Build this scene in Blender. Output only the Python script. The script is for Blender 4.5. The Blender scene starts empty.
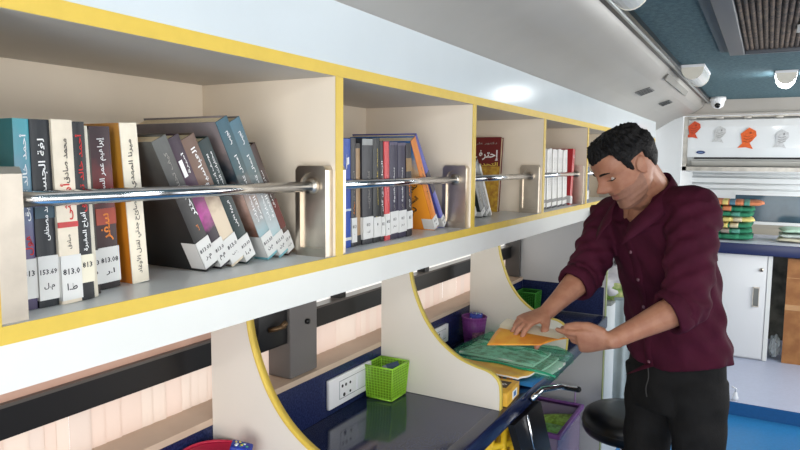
import bpy, bmesh, math, random
from mathutils import Vector, Matrix, Euler
random.seed(7)
PI = math.pi
R = math.radians
C = bpy.context.scene.collection
SC = bpy.context.scene

# ------------------------------------------------------------------ materials
def lin(c):
    c = c / 255.0
    return c / 12.92 if c <= 0.04045 else ((c + 0.055) / 1.055) ** 2.4

def rgb(t):
    return (lin(t[0]), lin(t[1]), lin(t[2]), 1.0)

MATS = {}

def mat(name, col, rough=0.5, metal=0.0, spec=0.5, noise=0.0, nscale=20.0, bump=0.0, bscale=60.0,
        coat=0.0, trans=0.0, alpha=1.0, emit=0.0, col2=None, sheen=0.0, ior=1.45):
    if name in MATS:
        return MATS[name]
    m = bpy.data.materials.new(name)
    m.use_nodes = True
    nt = m.node_tree
    b = nt.nodes['Principled BSDF']
    c = rgb(col)
    b.inputs['Base Color'].default_value = c
    b.inputs['Roughness'].default_value = rough
    b.inputs['Metallic'].default_value = metal
    b.inputs['Specular IOR Level'].default_value = spec
    b.inputs['Coat Weight'].default_value = coat
    b.inputs['Coat Roughness'].default_value = 0.08
    b.inputs['Transmission Weight'].default_value = trans
    b.inputs['Alpha'].default_value = alpha
    b.inputs['IOR'].default_value = ior
    if sheen:
        b.inputs['Sheen Weight'].default_value = sheen
    if emit:
        b.inputs['Emission Color'].default_value = c
        b.inputs['Emission Strength'].default_value = emit
    if noise or bump:
        tc = nt.nodes.new('ShaderNodeTexCoord')
    if noise:
        n = nt.nodes.new('ShaderNodeTexNoise')
        n.inputs['Scale'].default_value = nscale
        n.inputs['Detail'].default_value = 4
        nt.links.new(tc.outputs['Object'], n.inputs['Vector'])
        mx = nt.nodes.new('ShaderNodeMix')
        mx.data_type = 'RGBA'
        d = rgb(col2) if col2 else tuple([x * (1 - noise) for x in c[:3]] + [1])
        mx.inputs[6].default_value = c
        mx.inputs[7].default_value = d
        rp = nt.nodes.new('ShaderNodeValToRGB')
        rp.color_ramp.elements[0].position = 0.38
        rp.color_ramp.elements[1].position = 0.62
        nt.links.new(n.outputs['Fac'], rp.inputs['Fac'])
        nt.links.new(rp.outputs['Color'], mx.inputs[0])
        nt.links.new(mx.outputs[2], b.inputs['Base Color'])
    if bump:
        n2 = nt.nodes.new('ShaderNodeTexNoise')
        n2.inputs['Scale'].default_value = bscale
        n2.inputs['Detail'].default_value = 5
        nt.links.new(tc.outputs['Object'], n2.inputs['Vector'])
        bp = nt.nodes.new('ShaderNodeBump')
        bp.inputs['Strength'].default_value = bump
        bp.inputs['Distance'].default_value = 0.01
        nt.links.new(n2.outputs['Fac'], bp.inputs['Height'])
        nt.links.new(bp.outputs['Normal'], b.inputs['Normal'])
    MATS[name] = m
    return m

def ramp_mat(name, stops, axis='Z', lo=0.0, hi=1.0, rough=0.4):
    """A printed colour design running along one object axis."""
    if name in MATS:
        return MATS[name]
    m = bpy.data.materials.new(name)
    m.use_nodes = True
    nt = m.node_tree
    b = nt.nodes['Principled BSDF']
    b.inputs['Roughness'].default_value = rough
    tc = nt.nodes.new('ShaderNodeTexCoord')
    sp = nt.nodes.new('ShaderNodeSeparateXYZ')
    mr = nt.nodes.new('ShaderNodeMapRange')
    mr.inputs[1].default_value = lo
    mr.inputs[2].default_value = hi
    rp = nt.nodes.new('ShaderNodeValToRGB')
    els = rp.color_ramp.elements
    while len(els) < len(stops):
        els.new(0.5)
    for e, (p, c) in zip(els, stops):
        e.position = p
        e.color = rgb(c)
    n = nt.nodes.new('ShaderNodeTexNoise')
    n.inputs['Scale'].default_value = 45
    n.inputs['Detail'].default_value = 3
    ad = nt.nodes.new('ShaderNodeMath')
    ad.operation = 'MULTIPLY_ADD'
    ad.inputs[1].default_value = 0.25
    ad2 = nt.nodes.new('ShaderNodeMath')
    ad2.operation = 'SUBTRACT'
    ad2.inputs[1].default_value = 0.125
    nt.links.new(tc.outputs['Object'], sp.inputs[0])
    nt.links.new(tc.outputs['Object'], n.inputs['Vector'])
    nt.links.new(sp.outputs[axis], mr.inputs[0])
    nt.links.new(n.outputs['Fac'], ad.inputs[0])
    nt.links.new(mr.outputs[0], ad.inputs[2])
    nt.links.new(ad.outputs[0], ad2.inputs[0])
    nt.links.new(ad2.outputs[0], rp.inputs['Fac'])
    nt.links.new(rp.outputs['Color'], b.inputs['Base Color'])
    MATS[name] = m
    return m

def cloth_glass(name, col, mixv=0.6, rough=0.5):
    """Thin plastic film / curtain that lets light through."""
    if name in MATS:
        return MATS[name]
    m = bpy.data.materials.new(name)
    m.use_nodes = True
    nt = m.node_tree
    b = nt.nodes['Principled BSDF']
    b.inputs['Base Color'].default_value = rgb(col)
    b.inputs['Roughness'].default_value = rough
    t = nt.nodes.new('ShaderNodeBsdfTranslucent')
    t.inputs['Color'].default_value = rgb(col)
    mx = nt.nodes.new('ShaderNodeMixShader')
    mx.inputs[0].default_value = mixv
    out = nt.nodes['Material Output']
    nt.links.new(b.outputs[0], mx.inputs[1])
    nt.links.new(t.outputs[0], mx.inputs[2])
    nt.links.new(mx.outputs[0], out.inputs['Surface'])
    MATS[name] = m
    return m

def film(name, col, clear=0.5, rough=0.2):
    """Tinted see-through plastic."""
    if name in MATS:
        return MATS[name]
    m = bpy.data.materials.new(name)
    m.use_nodes = True
    nt = m.node_tree
    b = nt.nodes['Principled BSDF']
    b.inputs['Base Color'].default_value = rgb(col)
    b.inputs['Roughness'].default_value = rough
    t = nt.nodes.new('ShaderNodeBsdfTransparent')
    t.inputs['Color'].default_value = rgb(tuple(min(255, 0.3 * c + 178) for c in col))
    mx = nt.nodes.new('ShaderNodeMixShader')
    mx.inputs[0].default_value = clear
    out = nt.nodes['Material Output']
    nt.links.new(b.outputs[0], mx.inputs[1])
    nt.links.new(t.outputs[0], mx.inputs[2])
    nt.links.new(mx.outputs[0], out.inputs['Surface'])
    MATS[name] = m
    return m

WHITE = mat('white_laminate', (226, 226, 221), 0.25, spec=0.5, noise=0.03, nscale=6)
INNER = mat('cream_laminate', (234, 221, 202), 0.4, noise=0.04, nscale=5)
YELLOW = mat('yellow_edge_band', (216, 184, 76), 0.45, noise=0.05, nscale=30)
PANELW = mat('partition_laminate', (226, 219, 208), 0.4, noise=0.03, nscale=5)
YELL2 = mat('yellow_partition_edge', (214, 190, 88), 0.4)
CHROME = mat('chrome', (215, 216, 218), 0.16, metal=1.0)
STEEL = mat('polished_steel', (214, 204, 190), 0.34, metal=1.0, noise=0.12, nscale=25)
NAVY = mat('navy_granite_laminate', (24, 32, 62), 0.10, spec=0.6, noise=0.5, nscale=260, col2=(44, 54, 88))
SPLASH = mat('navy_splash_laminate', (22, 30, 66), 0.22, noise=0.5, nscale=200, col2=(40, 50, 92))
BLACK = mat('black_metal', (22, 22, 24), 0.4)
GREYP = mat('grey_post', (112, 108, 106), 0.5)
PLASTW = mat('white_plastic', (236, 236, 238), 0.3)
DARKG = mat('dark_hole', (20, 20, 22), 0.6)
PAPER = mat('page_paper', (222, 205, 172), 0.8, noise=0.12, nscale=180)
STICK = mat('sticker_paper', (216, 216, 214), 0.6)
INK = mat('black_ink', (28, 28, 38), 0.6)
T_W = mat('white_print', (240, 240, 240), 0.5)
T_R = mat('red_print', (196, 40, 40), 0.5)
T_O = mat('orange_print', (224, 130, 50), 0.5)
T_Y = mat('yellow_print', (226, 200, 90), 0.5)
T_K = mat('dark_print', (52, 44, 44), 0.5)
T_G = mat('grey_print', (150, 146, 140), 0.5)
T_P = mat('pink_print', (190, 80, 150), 0.5)

# ------------------------------------------------------------------ mesh builder
class MB:
    def __init__(self):
        self.v, self.f, self.m, self.s = [], [], [], []

    def face(self, pts, mi=0, smooth=False):
        n = len(self.v)
        self.v += [tuple(p) for p in pts]
        self.f.append(tuple(range(n, n + len(pts))))
        self.m.append(mi)
        self.s.append(smooth)

    def add(self, verts, faces, mi=0, smooth=False, M=None):
        n = len(self.v)
        if M is not None:
            verts = [M @ Vector(p) for p in verts]
        self.v += [tuple(p) for p in verts]
        for f in faces:
            self.f.append(tuple(i + n for i in f))
            self.m.append(mi)
            self.s.append(smooth)

    def box(self, x0, x1, y0, y1, z0, z1, mi=0, M=None, bev=0.0):
        if bev <= 0:
            vs = [(x0, y0, z0), (x1, y0, z0), (x1, y1, z0), (x0, y1, z0), (x0, y0, z1), (x1, y0, z1), (x1, y1, z1), (x0, y1, z1)]
            fs = [(0, 3, 2, 1), (4, 5, 6, 7), (0, 1, 5, 4), (1, 2, 6, 5), (2, 3, 7, 6), (3, 0, 4, 7)]
            self.add(vs, fs, mi, False, M)
            return
        bm = bmesh.new()
        bmesh.ops.create_cube(bm, size=1)
        for q in bm.verts:
            q.co = Vector(((x0 + x1) / 2 + q.co.x * (x1 - x0), (y0 + y1) / 2 + q.co.y * (y1 - y0), (z0 + z1) / 2 + q.co.z * (z1 - z0)))
        bmesh.ops.bevel(bm, geom=list(bm.edges), offset=bev, segments=2, affect='EDGES', profile=0.6)
        self.bm(bm, mi, True, M)

    def bm(self, bm, mi=0, smooth=False, M=None):
        bm.verts.ensure_lookup_table()
        for i, q in enumerate(bm.verts):
            q.index = i
        self.add([q.co.copy() for q in bm.verts], [[q.index for q in f.verts] for f in bm.faces], mi, smooth, M)
        bm.free()

    def tube(self, pts, r, mi=0, n=12, cap=True, M=None):
        pts = [Vector(p) for p in pts]
        rs = r if isinstance(r, (list, tuple)) else [r] * len(pts)
        vs, fs = [], []
        ref = None
        for i, p in enumerate(pts):
            a = pts[max(0, i - 1)]
            b = pts[min(len(pts) - 1, i + 1)]
            t = (b - a).normalized()
            if ref is None:
                ref = Vector((0, 0, 1)) if abs(t.z) < 0.9 else Vector((1, 0, 0))
            u = (ref - t * ref.dot(t)).normalized()
            w = t.cross(u)
            ref = u
            for k in range(n):
                q = 2 * PI * k / n
                vs.append(p + u * math.cos(q) * rs[i] + w * math.sin(q) * rs[i])
        for i in range(len(pts) - 1):
            for k in range(n):
                fs.append((i * n + k, i * n + (k + 1) % n, (i + 1) * n + (k + 1) % n, (i + 1) * n + k))
        if cap:
            fs.append(tuple(reversed(range(n))))
            fs.append(tuple(range((len(pts) - 1) * n, len(pts) * n)))
        self.add(vs, fs, mi, True, M)

    def lathe(self, prof, n=32, mi=0, M=None, smooth=True):
        """prof: list of (r, z); closed on the axis when r is 0."""
        vs, fs = [], []
        for r, z in prof:
            for k in range(n):
                a = 2 * PI * k / n
                vs.append((r * math.cos(a), r * math.sin(a), z))
        for i in range(len(prof) - 1):
            for k in range(n):
                fs.append((i * n + k, i * n + (k + 1) % n, (i + 1) * n + (k + 1) % n, (i + 1) * n + k))
        self.add(vs, fs, mi, smooth, M)

    def prism(self, outline, y0, y1, mi=0, M=None, axis='Y', smooth_sides=False, mi_side=None):
        """outline of 2-D points extruded along an axis (Y: pts are x,z; X: y,z; Z: x,y)."""
        def P(p, h):
            if axis == 'Y':
                return (p[0], h, p[1])
            if axis == 'X':
                return (h, p[0], p[1])
            return (p[0], p[1], h)
        n = len(outline)
        vs = [P(p, y0) for p in outline] + [P(p, y1) for p in outline]
        self.add(vs, [tuple(range(n)), tuple(reversed(range(n, 2 * n)))], mi, False, M)
        self.add(vs, [(i, i + n, (i + 1) % n + n, (i + 1) % n) for i in range(n)], mi if mi_side is None else mi_side, smooth_sides, M)

    def loft(self, rings, mi=0, smooth=True, cap=True, M=None):
        n = len(rings[0])
        vs = [p for r in rings for p in r]
        fs = []
        for i in range(len(rings) - 1):
            for k in range(n):
                fs.append((i * n + k, i * n + (k + 1) % n, (i + 1) * n + (k + 1) % n, (i + 1) * n + k))
        if cap:
            fs.append(tuple(reversed(range(n))))
            fs.append(tuple(range((len(rings) - 1) * n, len(rings) * n)))
        self.add(vs, fs, mi, smooth, M)

    def build(self, name, mats, parent=None, loc=None):
        me = bpy.data.meshes.new(name)
        off = Vector((0, 0, 0))
        if loc is not None:
            off = Vector(loc)
        me.from_pydata([tuple(Vector(p) - off) for p in self.v], [], self.f)
        if not isinstance(mats, (list, tuple)):
            mats = [mats]
        for m in mats:
            me.materials.append(m)
        me.polygons.foreach_set('material_index', self.m)
        me.polygons.foreach_set('use_smooth', self.s)
        me.update()
        bm = bmesh.new()
        bm.from_mesh(me)
        bmesh.ops.remove_doubles(bm, verts=bm.verts, dist=1e-6)
        bmesh.ops.recalc_face_normals(bm, faces=bm.faces)
        bm.to_mesh(me)
        bm.free()
        o = bpy.data.objects.new(name, me)
        C.objects.link(o)
        if parent is not None:
            o.parent = parent
        if loc is not None:
            o.location = off
        return o

def thing(name, label, cat, loc=(0, 0, 0), rot=(0, 0, 0), group=None):
    o = bpy.data.objects.new(name, None)
    o.empty_display_size = 0.05
    C.objects.link(o)
    o.location = loc
    o.rotation_euler = rot
    tag(o, label, cat, group)
    return o

def tag(o, label, cat, group=None):
    o['label'] = label
    o['category'] = cat
    if group:
        o['group'] = group
    return o

def struct(name, mb, mats):
    o = mb.build(name, mats)
    o['kind'] = 'structure'
    return o

def wpart(name, mb, mats, parent):
    """mesh written in world coordinates, kept under an unrotated parent."""
    o = mb.build(name, mats)
    off = parent.location.copy()
    p = parent.parent
    while p is not None:
        off += p.location
        p = p.parent
    for v in o.data.vertices:
        v.co -= off
    o.parent = parent
    return o

# ------------------------------------------------------------------ lettering
AR = {'ا': (0xFE8D, 2), 'أ': (0xFE83, 2), 'إ': (0xFE87, 2), 'ب': (0xFE8F, 4), 'ة': (0xFE93, 2), 'ت': (0xFE95, 4), 'ث': (0xFE99, 4),
      'ج': (0xFE9D, 4), 'ح': (0xFEA1, 4), 'خ': (0xFEA5, 4), 'د': (0xFEA9, 2), 'ذ': (0xFEAB, 2), 'ر': (0xFEAD, 2), 'ز': (0xFEAF, 2),
      'س': (0xFEB1, 4), 'ش': (0xFEB5, 4), 'ص': (0xFEB9, 4), 'ض': (0xFEBD, 4), 'ط': (0xFEC1, 4), 'ظ': (0xFEC5, 4), 'ع': (0xFEC9, 4),
      'غ': (0xFECD, 4), 'ف': (0xFED1, 4), 'ق': (0xFED5, 4), 'ك': (0xFED9, 4), 'ل': (0xFEDD, 4), 'م': (0xFEE1, 4), 'ن': (0xFEE5, 4),
      'ه': (0xFEE9, 4), 'و': (0xFEED, 2), 'ى': (0xFEEF, 2), 'ي': (0xFEF1, 4)}

def shape_ar(s):
    if not any(ch in AR for ch in s):
        return s
    out = []
    i = 0
    prev_joins = False
    while i < len(s):
        ch = s[i]
        if ch not in AR:
            out.append(ch)
            prev_joins = False
            i += 1
            continue
        if ch == 'ل' and i + 1 < len(s) and s[i + 1] in 'اأإ':
            base = {'ا': 0xFEFB, 'أ': 0xFEF7, 'إ': 0xFEF9}[s[i + 1]]
            out.append(chr(base + (1 if prev_joins else 0)))
            prev_joins = False
            i += 2
            continue
        code, n = AR[ch]
        nxt = i + 1 < len(s) and s[i + 1] in AR
        if n == 4:
            k = (3 if nxt else 1) if prev_joins else (2 if nxt else 0)
            prev_joins = nxt
        else:
            k = 1 if prev_joins else 0
            prev_joins = False
        out.append(chr(code + k))
        i += 1
    return ''.join(reversed(out))

TXT = {}

def text_mesh(s, bold=0.0):
    key = (s, bold)
    if key not in TXT:
        cu = bpy.data.curves.new('lettering', 'FONT')
        cu.body = shape_ar(s)
        cu.resolution_u = 1
        cu.offset = bold
        o = bpy.data.objects.new('lettering', cu)
        C.objects.link(o)
        bpy.context.view_layer.update()
        me = bpy.data.meshes.new_from_object(o.evaluated_get(bpy.context.evaluated_depsgraph_get()))
        vs = [v.co.copy() for v in me.vertices]
        fs = [tuple(p.vertices) for p in me.polygons]
        bpy.data.objects.remove(o)
        bpy.data.curves.remove(cu)
        bpy.data.meshes.remove(me)
        xs = [v.x for v in vs] or [0, 1]
        ys = [v.y for v in vs] or [0, 1]
        TXT[key] = (vs, fs, min(xs), max(xs), min(ys), max(ys))
    return TXT[key]

def put_text(mb, s, center, length, xd, yd, mi, maxh=None, bold=0.012):
    """lettering `s` centred at `center`, `length` long along xd, at most maxh tall along yd."""
    vs, fs, x0, x1, y0, y1 = text_mesh(s, bold)
    if not vs:
        return
    k = length / max(1e-6, x1 - x0)
    ky = k
    if maxh and (y1 - y0) * k > maxh:
        ky = maxh / (y1 - y0)
    c, xd, yd = Vector(center), Vector(xd), Vector(yd)
    cx, cy = (x0 + x1) / 2, (y0 + y1) / 2
    mb.add([c + xd * ((v.x - cx) * k) + yd * ((v.y - cy) * ky) for v in vs], fs, mi)

# ------------------------------------------------------------------ camera (measured from the photograph's vanishing points)
H = 1.5
yaw, pitch, roll = R(29.58), R(5.598), R(0.501)
F = Vector((-math.sin(yaw) * math.cos(pitch), math.cos(yaw) * math.cos(pitch), -math.sin(pitch)))
R0 = Vector((math.cos(yaw), math.sin(yaw), 0))
U0 = R0.cross(F)
RR = R0 * math.cos(roll) + U0 * math.sin(roll)
UU = -R0 * math.sin(roll) + U0 * math.cos(roll)
cam = bpy.data.cameras.new('camera')
cam.sensor_width = 36
cam.lens = 646.25 / 800 * 36
cam.clip_start = 0.02
camo = bpy.data.objects.new('camera', cam)
C.objects.link(camo)
camo.matrix_world = Matrix(((RR.x, UU.x, -F.x, 0), (RR.y, UU.y, -F.y, 0), (RR.z, UU.z, -F.z, H), (0, 0, 0, 1)))
SC.camera = camo

# ------------------------------------------------------------------ the bus shell
YB, YE = -1.6, 6.25          # rear of what is built behind the camera, far end
XL, XR = -1.09, 1.25
ZC = 1.965
FLOORB = mat('blue_vinyl_floor', (40, 120, 178), 0.35, noise=0.10, nscale=60, bump=0.03, bscale=90)
FLOORD = mat('blue_vinyl_riser', (22, 92, 150), 0.4, noise=0.08, nscale=60)
PLATF = mat('lilac_platform_vinyl', (176, 184, 206), 0.4, noise=0.05, nscale=40)
mb = MB(); mb.box(XL - .1, XR + .1, YB, YE + .1, -0.06, 0.0)
struct('floor', mb, FLOORB)
mb = MB(); mb.box(XL, XR, 4.27, YE, 0.0, 0.081, 0)
mb.face([(XL, 4.2695, 0), (XR, 4.2695, 0), (XR, 4.2695, 0.08), (XL, 4.2695, 0.08)], 1)
struct('floor_platform', mb, [PLATF, FLOORD])

CEIL = mat('teal_ceiling_carpet', (72, 102, 110), 0.85, noise=0.6, nscale=60, col2=(50, 80, 90), bump=0.25, bscale=140)
mb = MB(); mb.box(-0.42, XR, YB, 5.27, ZC, ZC + 0.04)
struct('ceiling', mb, CEIL)
COVE = mat('grey_cove_plastic', (172, 169, 163), 0.4, noise=0.06, nscale=4)
prof = [(-0.425, 1.962), (-0.437, 1.924), (-0.462, 1.9), (-0.495, 1.878), (-0.565, 1.855), (-0.636, 1.83), (-0.703, 1.789), (-0.76, 1.75)]
top = [(-0.76, 1.99), (-0.425, 1.99)]
mb = MB()
for i in range(len(prof) - 1):
    a, b = prof[i], prof[i + 1]
    mb.face([(a[0], YB, a[1]), (b[0], YB, b[1]), (b[0], 5.25, b[1]), (a[0], 5.25, a[1])], 0, True)
mb.face([(p[0], 5.25, p[1]) for p in prof + top], 0)
mb.face([(p[0], YB, p[1]) for p in prof + top], 0)
struct('ceiling_cove', mb, COVE)
RAILM = mat('dark_ceiling_rail', (38, 42, 44), 0.3, metal=0.6)
mb = MB()
mb.box(-0.43, -0.385, YB, 5.25, 1.945, 1.966)
mb.tube([(-0.405, YB, 1.943), (-0.405, 5.25, 1.943)], 0.006, 1, 10)
struct('trim_1', mb, [RAILM, mat('worn_aluminium', (190, 196, 196), 0.3, metal=0.9)])

# outer left wall: solid low, an opening for the windows, solid high
WALLW = mat('painted_wall_panel', (208, 206, 202), 0.5, noise=0.04, nscale=5)
BEIGE = mat('beige_sill_board', (206, 182, 160), 0.45, noise=0.08, nscale=10)
mb = MB()
mb.box(XL - 0.06, XL + 0.06, YB, YE, 0.0, 0.938)
mb.box(XL - 0.06, XL + 0.02, YB, YE, 1.33, 2.0)
mb.box(XL - 0.06, XL + 0.03, 3.05, YE, 0.938, 1.33)
struct('wall_left', mb, WALLW)
mb = MB(); mb.box(-1.115, -1.0, YB, 2.97, 0.938, 0.953)
struct('trim_2', mb, BEIGE)
# the row of bus windows behind the desk: black bar, frames and pale pleated blinds
PINK = cloth_glass('pale_pink_blind', (228, 204, 188), 0.6)
CREAM = cloth_glass('cream_blind', (230, 210, 194), 0.6)
GREYB = cloth_glass('grey_blind_edge', (224, 204, 190), 0.6)
wins = [(-0.9, 1.04), (1.04, 1.235), (1.345, 1.72), (1.72, 2.42), (2.42, 2.945)]
for k, (a, b) in enumerate(wins):
    mb = MB()
    mb.box(-1.10, -1.055, a, b, 1.045, 1.098, 0)            # black bar
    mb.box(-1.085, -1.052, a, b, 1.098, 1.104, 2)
    mb.box(-1.11, -1.075, a, b, 1.298, 1.33, 0)
    if k >= 2:
        mb.box(-1.105, -1.06, (a + b) / 2 - .016, (a + b) / 2 + .016, 1.098, 1.3, 0)
    # pleats below the bar
    w = 0.0
    y = a
    rnd = random.Random(30 + k)
    while y < b - 1e-4:
        st = min(b - y, rnd.uniform(0.022, 0.05))
        mi = rnd.choice([3, 4, 4, 3, 5 if k != 3 else 3, 4])
        x0 = -1.085 - rnd.uniform(0, 0.004)
        mb.face([(x0, y, 0.953), (x0 + 0.0025, y + st, 0.953), (x0 + 0.0025, y + st, 1.046), (x0, y, 1.046)], mi)
        mb.face([(x0 + 0.0025, y + st, 0.953), (-1.086, y + st, 0.953), (-1.086, y + st, 1.046), (x0 + 0.0025, y + st, 1.046)], mi)
        y += st
    if k == 0:
        mb.box(-1.075, -1.063, a, b, 1.104, 1.30, 7)          # lower edge of a rolled up cream blind
    # glass above the bar
    mb.face([(-1.092, a, 1.098), (-1.092, b, 1.098), (-1.092, b, 1.30), (-1.092, a, 1.30)], 6)
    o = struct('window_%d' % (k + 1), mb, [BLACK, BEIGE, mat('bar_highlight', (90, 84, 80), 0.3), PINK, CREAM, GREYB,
                                           cloth_glass('frosted_window_film', (252, 246, 236), 0.85), mat('rolled_blind_edge', (206, 166, 146), 0.6)])
# grey posts between the windows, with a bolt head
for k, (a, b, c_) in enumerate([(1.235, 1.345, 'grey window post with a black bolt, beside the white wall socket'),
                                (2.945, 3.04, 'dark grey window post in the last desk bay near orange light')]):
    t = thing('window_post', c_, 'post', (-1.05, (a + b) / 2, 0.953))
    mb = MB(); mb.box(-1.088, -1.012, a, b, 0.954, 1.298, 0, bev=0.004)
    wpart('post_box', mb, GREYP if k == 0 else mat('dark_grey_post', (84, 82, 80), 0.5), t)
    mb = MB(); mb.tube([(-1.012, b - 0.045, 1.09), (-1.004, b - 0.045, 1.09)], 0.007, 0, 12)
    wpart('bolt', mb, BLACK, t)
# little black latch box beside the first post
t = thing('window_latch', 'small black window latch box with brass clip behind first curved partition', 'latch', (-1.06, 1.18, 1.06))
mb = MB(); mb.box(-1.054, -1.02, 1.13, 1.235, 1.045, 1.14, 0, bev=0.004)
wpart('latch_box', mb, BLACK, t)
mb = MB(); mb.tube([(-1.02, 1.165, 1.095), (-1.005, 1.172, 1.098), (-1.0, 1.2, 1.1)], 0.006, 0, 10); mb.tube([(-1.004, 1.19, 1.099), (-1.0, 1.205, 1.108)], 0.007, 0, 10)
wpart('clip', mb, mat('dull_brass', (120, 96, 70), 0.35, metal=0.7), t)

# unseen right wall with openings that let the daylight in, and the open rear
mb = MB()
mb.box(XR, XR + .06, YB, YE, 0, 0.85)
mb.box(XR, XR + .06, YB, YE, 1.75, 2.0)
for y, w_ in ((-1.6, .16), (0.2, .16), (1.15, .45), (3.6, .16)):  # wide third pillar shaped for what the chrome brackets reflect
    mb.box(XR, XR + .06, y, y + w_, 0.85, 1.75)
mb.box(XR, XR + .06, 6.1, YE, 0.85, 1.75)  # far opening stretched up to here to brighten the far counter
struct('wall_right', mb, mat('taupe_aisle_wall', (120, 112, 104), 0.6, noise=0.06, nscale=5))  # out-of-view wall toned dark to give the chrome contrast

# far wall, bulkhead beam, pilaster
FARW = mat('far_grey_white_panel', (222, 226, 228), 0.45, noise=0.04, nscale=5)
mb = MB()
mb.box(XL, XR, 6.2, 6.26, 0, 1.02)
mb.box(XL, XR, 6.2, 6.26, 1.25, 2.0)
mb.box(XL, -0.235, 6.2, 6.26, 1.02, 1.25)
mb.box(0.9, XR, 6.2, 6.26, 1.02, 1.25)
for z in (1.29, 1.335, 1.395, 1.42):                       # ridges of the metal band
    mb.tube([(-0.6, 6.198, z), (1.2, 6.198, z)], 0.008, 0, 8)
mb.box(-0.6, 1.2, 6.17, 6.2, 1.345, 1.385)
struct('wall_far', mb, FARW)
mb = MB()
mb.box(XL, -0.578, 5.30, 6.2, 0.931, 2.0)
struct('wall_far_pilaster', mb, FARW)
BEAM = mat('beige_bulkhead', (186, 180, 172), 0.5, noise=0.05, nscale=6)
mb = MB(); mb.box(-0.72, XR, 5.25, 5.30, 1.865, 2.0); mb.box(-0.58, XR, 5.235, 5.30, 1.857, 1.868)
struct('trim_3', mb, BEAM)
mb = MB()
mb.box(-0.578, XR, 5.64, 5.70, 1.46, 2.0)
mb.box(-0.578, XR, 5.64, 6.2, 1.44, 1.46)
struct('wall_far_bulkhead', mb, FARW)
GLASSD = mat('dark_window_glass', (66, 88, 102), 0.1, spec=0.3, noise=0.2, nscale=8)
mb = MB()
mb.box(-0.235, 0.9, 6.215, 6.235, 1.02, 1.25, 0)
mb.box(-0.245, 0.91, 6.19, 6.205, 1.0, 1.025, 1)
mb.box(-0.245, 0.91, 6.19, 6.205, 1.245, 1.262, 1)
struct('window_6', mb, [GLASSD, FARW])
mb = MB(); mb.prism([(6.2, 0.93), (6.05, 0.93), (6.12, 0.975), (6.2, 1.0)], -0.4, 0.95, 0, axis='X')
struct('trim_4', mb, mat('beige_far_sill', (176, 168, 154), 0.5))

# ------------------------------------------------------------------ long book shelf
XF = -0.70
DIV = [0.365 + 0.635 * k for k in range(-1, 8)]
Y0S, Y1S = DIV[0] - 0.011, DIV[-1] + 0.011
shelf = thing('wall_bookshelf', 'long white wall bookshelf with yellow edges and chrome guard rails above the desk', 'bookshelf', (XF, 2.3, 1.25))
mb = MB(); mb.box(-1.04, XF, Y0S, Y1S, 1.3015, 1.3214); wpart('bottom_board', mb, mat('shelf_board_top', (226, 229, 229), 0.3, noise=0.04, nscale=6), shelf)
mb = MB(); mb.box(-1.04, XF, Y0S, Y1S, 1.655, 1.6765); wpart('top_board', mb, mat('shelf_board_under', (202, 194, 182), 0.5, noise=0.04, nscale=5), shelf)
mb = MB(); mb.box(-1.056, -1.04, Y0S, Y1S, 1.3015, 1.6765); wpart('back_panel', mb, INNER, shelf)
mb = MB(); mb.box(XF - 0.018, XF + 0.0005, Y0S, Y1S, 1.2485, 1.3013)
mb.box(-1.04, XF - 0.018, Y0S, Y1S, 1.284, 1.3013)
wpart('lower_fascia', mb, WHITE, shelf)
mb = MB(); mb.box(XF - 0.03, XF + 0.0005, Y0S, Y1S, 1.6768, 1.789); wpart('upper_fascia', mb, mat('blue_white_laminate', (206, 214, 218), 0.16, spec=0.6, noise=0.03, nscale=5), shelf)
mb = MB(); mb.box(XF, XF + 0.0018, Y0S, Y1S, 1.3012, 1.3214); wpart('edge_band', mb, YELLOW, shelf)
mb = MB(); mb.box(XF, XF + 0.0018, Y0S, Y1S, 1.6552, 1.6767); wpart('edge_band', mb, YELLOW, shelf)
for y in DIV:
    mb = MB(); mb.box(-1.04, XF - 0.0002, y - 0.011, y + 0.011, 1.3216, 1.6548)
    d = wpart('divider', mb, INNER, shelf)
    mb = MB(); mb.box(XF - 0.0002, XF + 0.0017, y - 0.0115, y + 0.0115, 1.3216, 1.6548)
    e = mb.build('edge_band', YELLOW); e.data.transform(Matrix.Translation(-shelf.location)); e.parent = d

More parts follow.
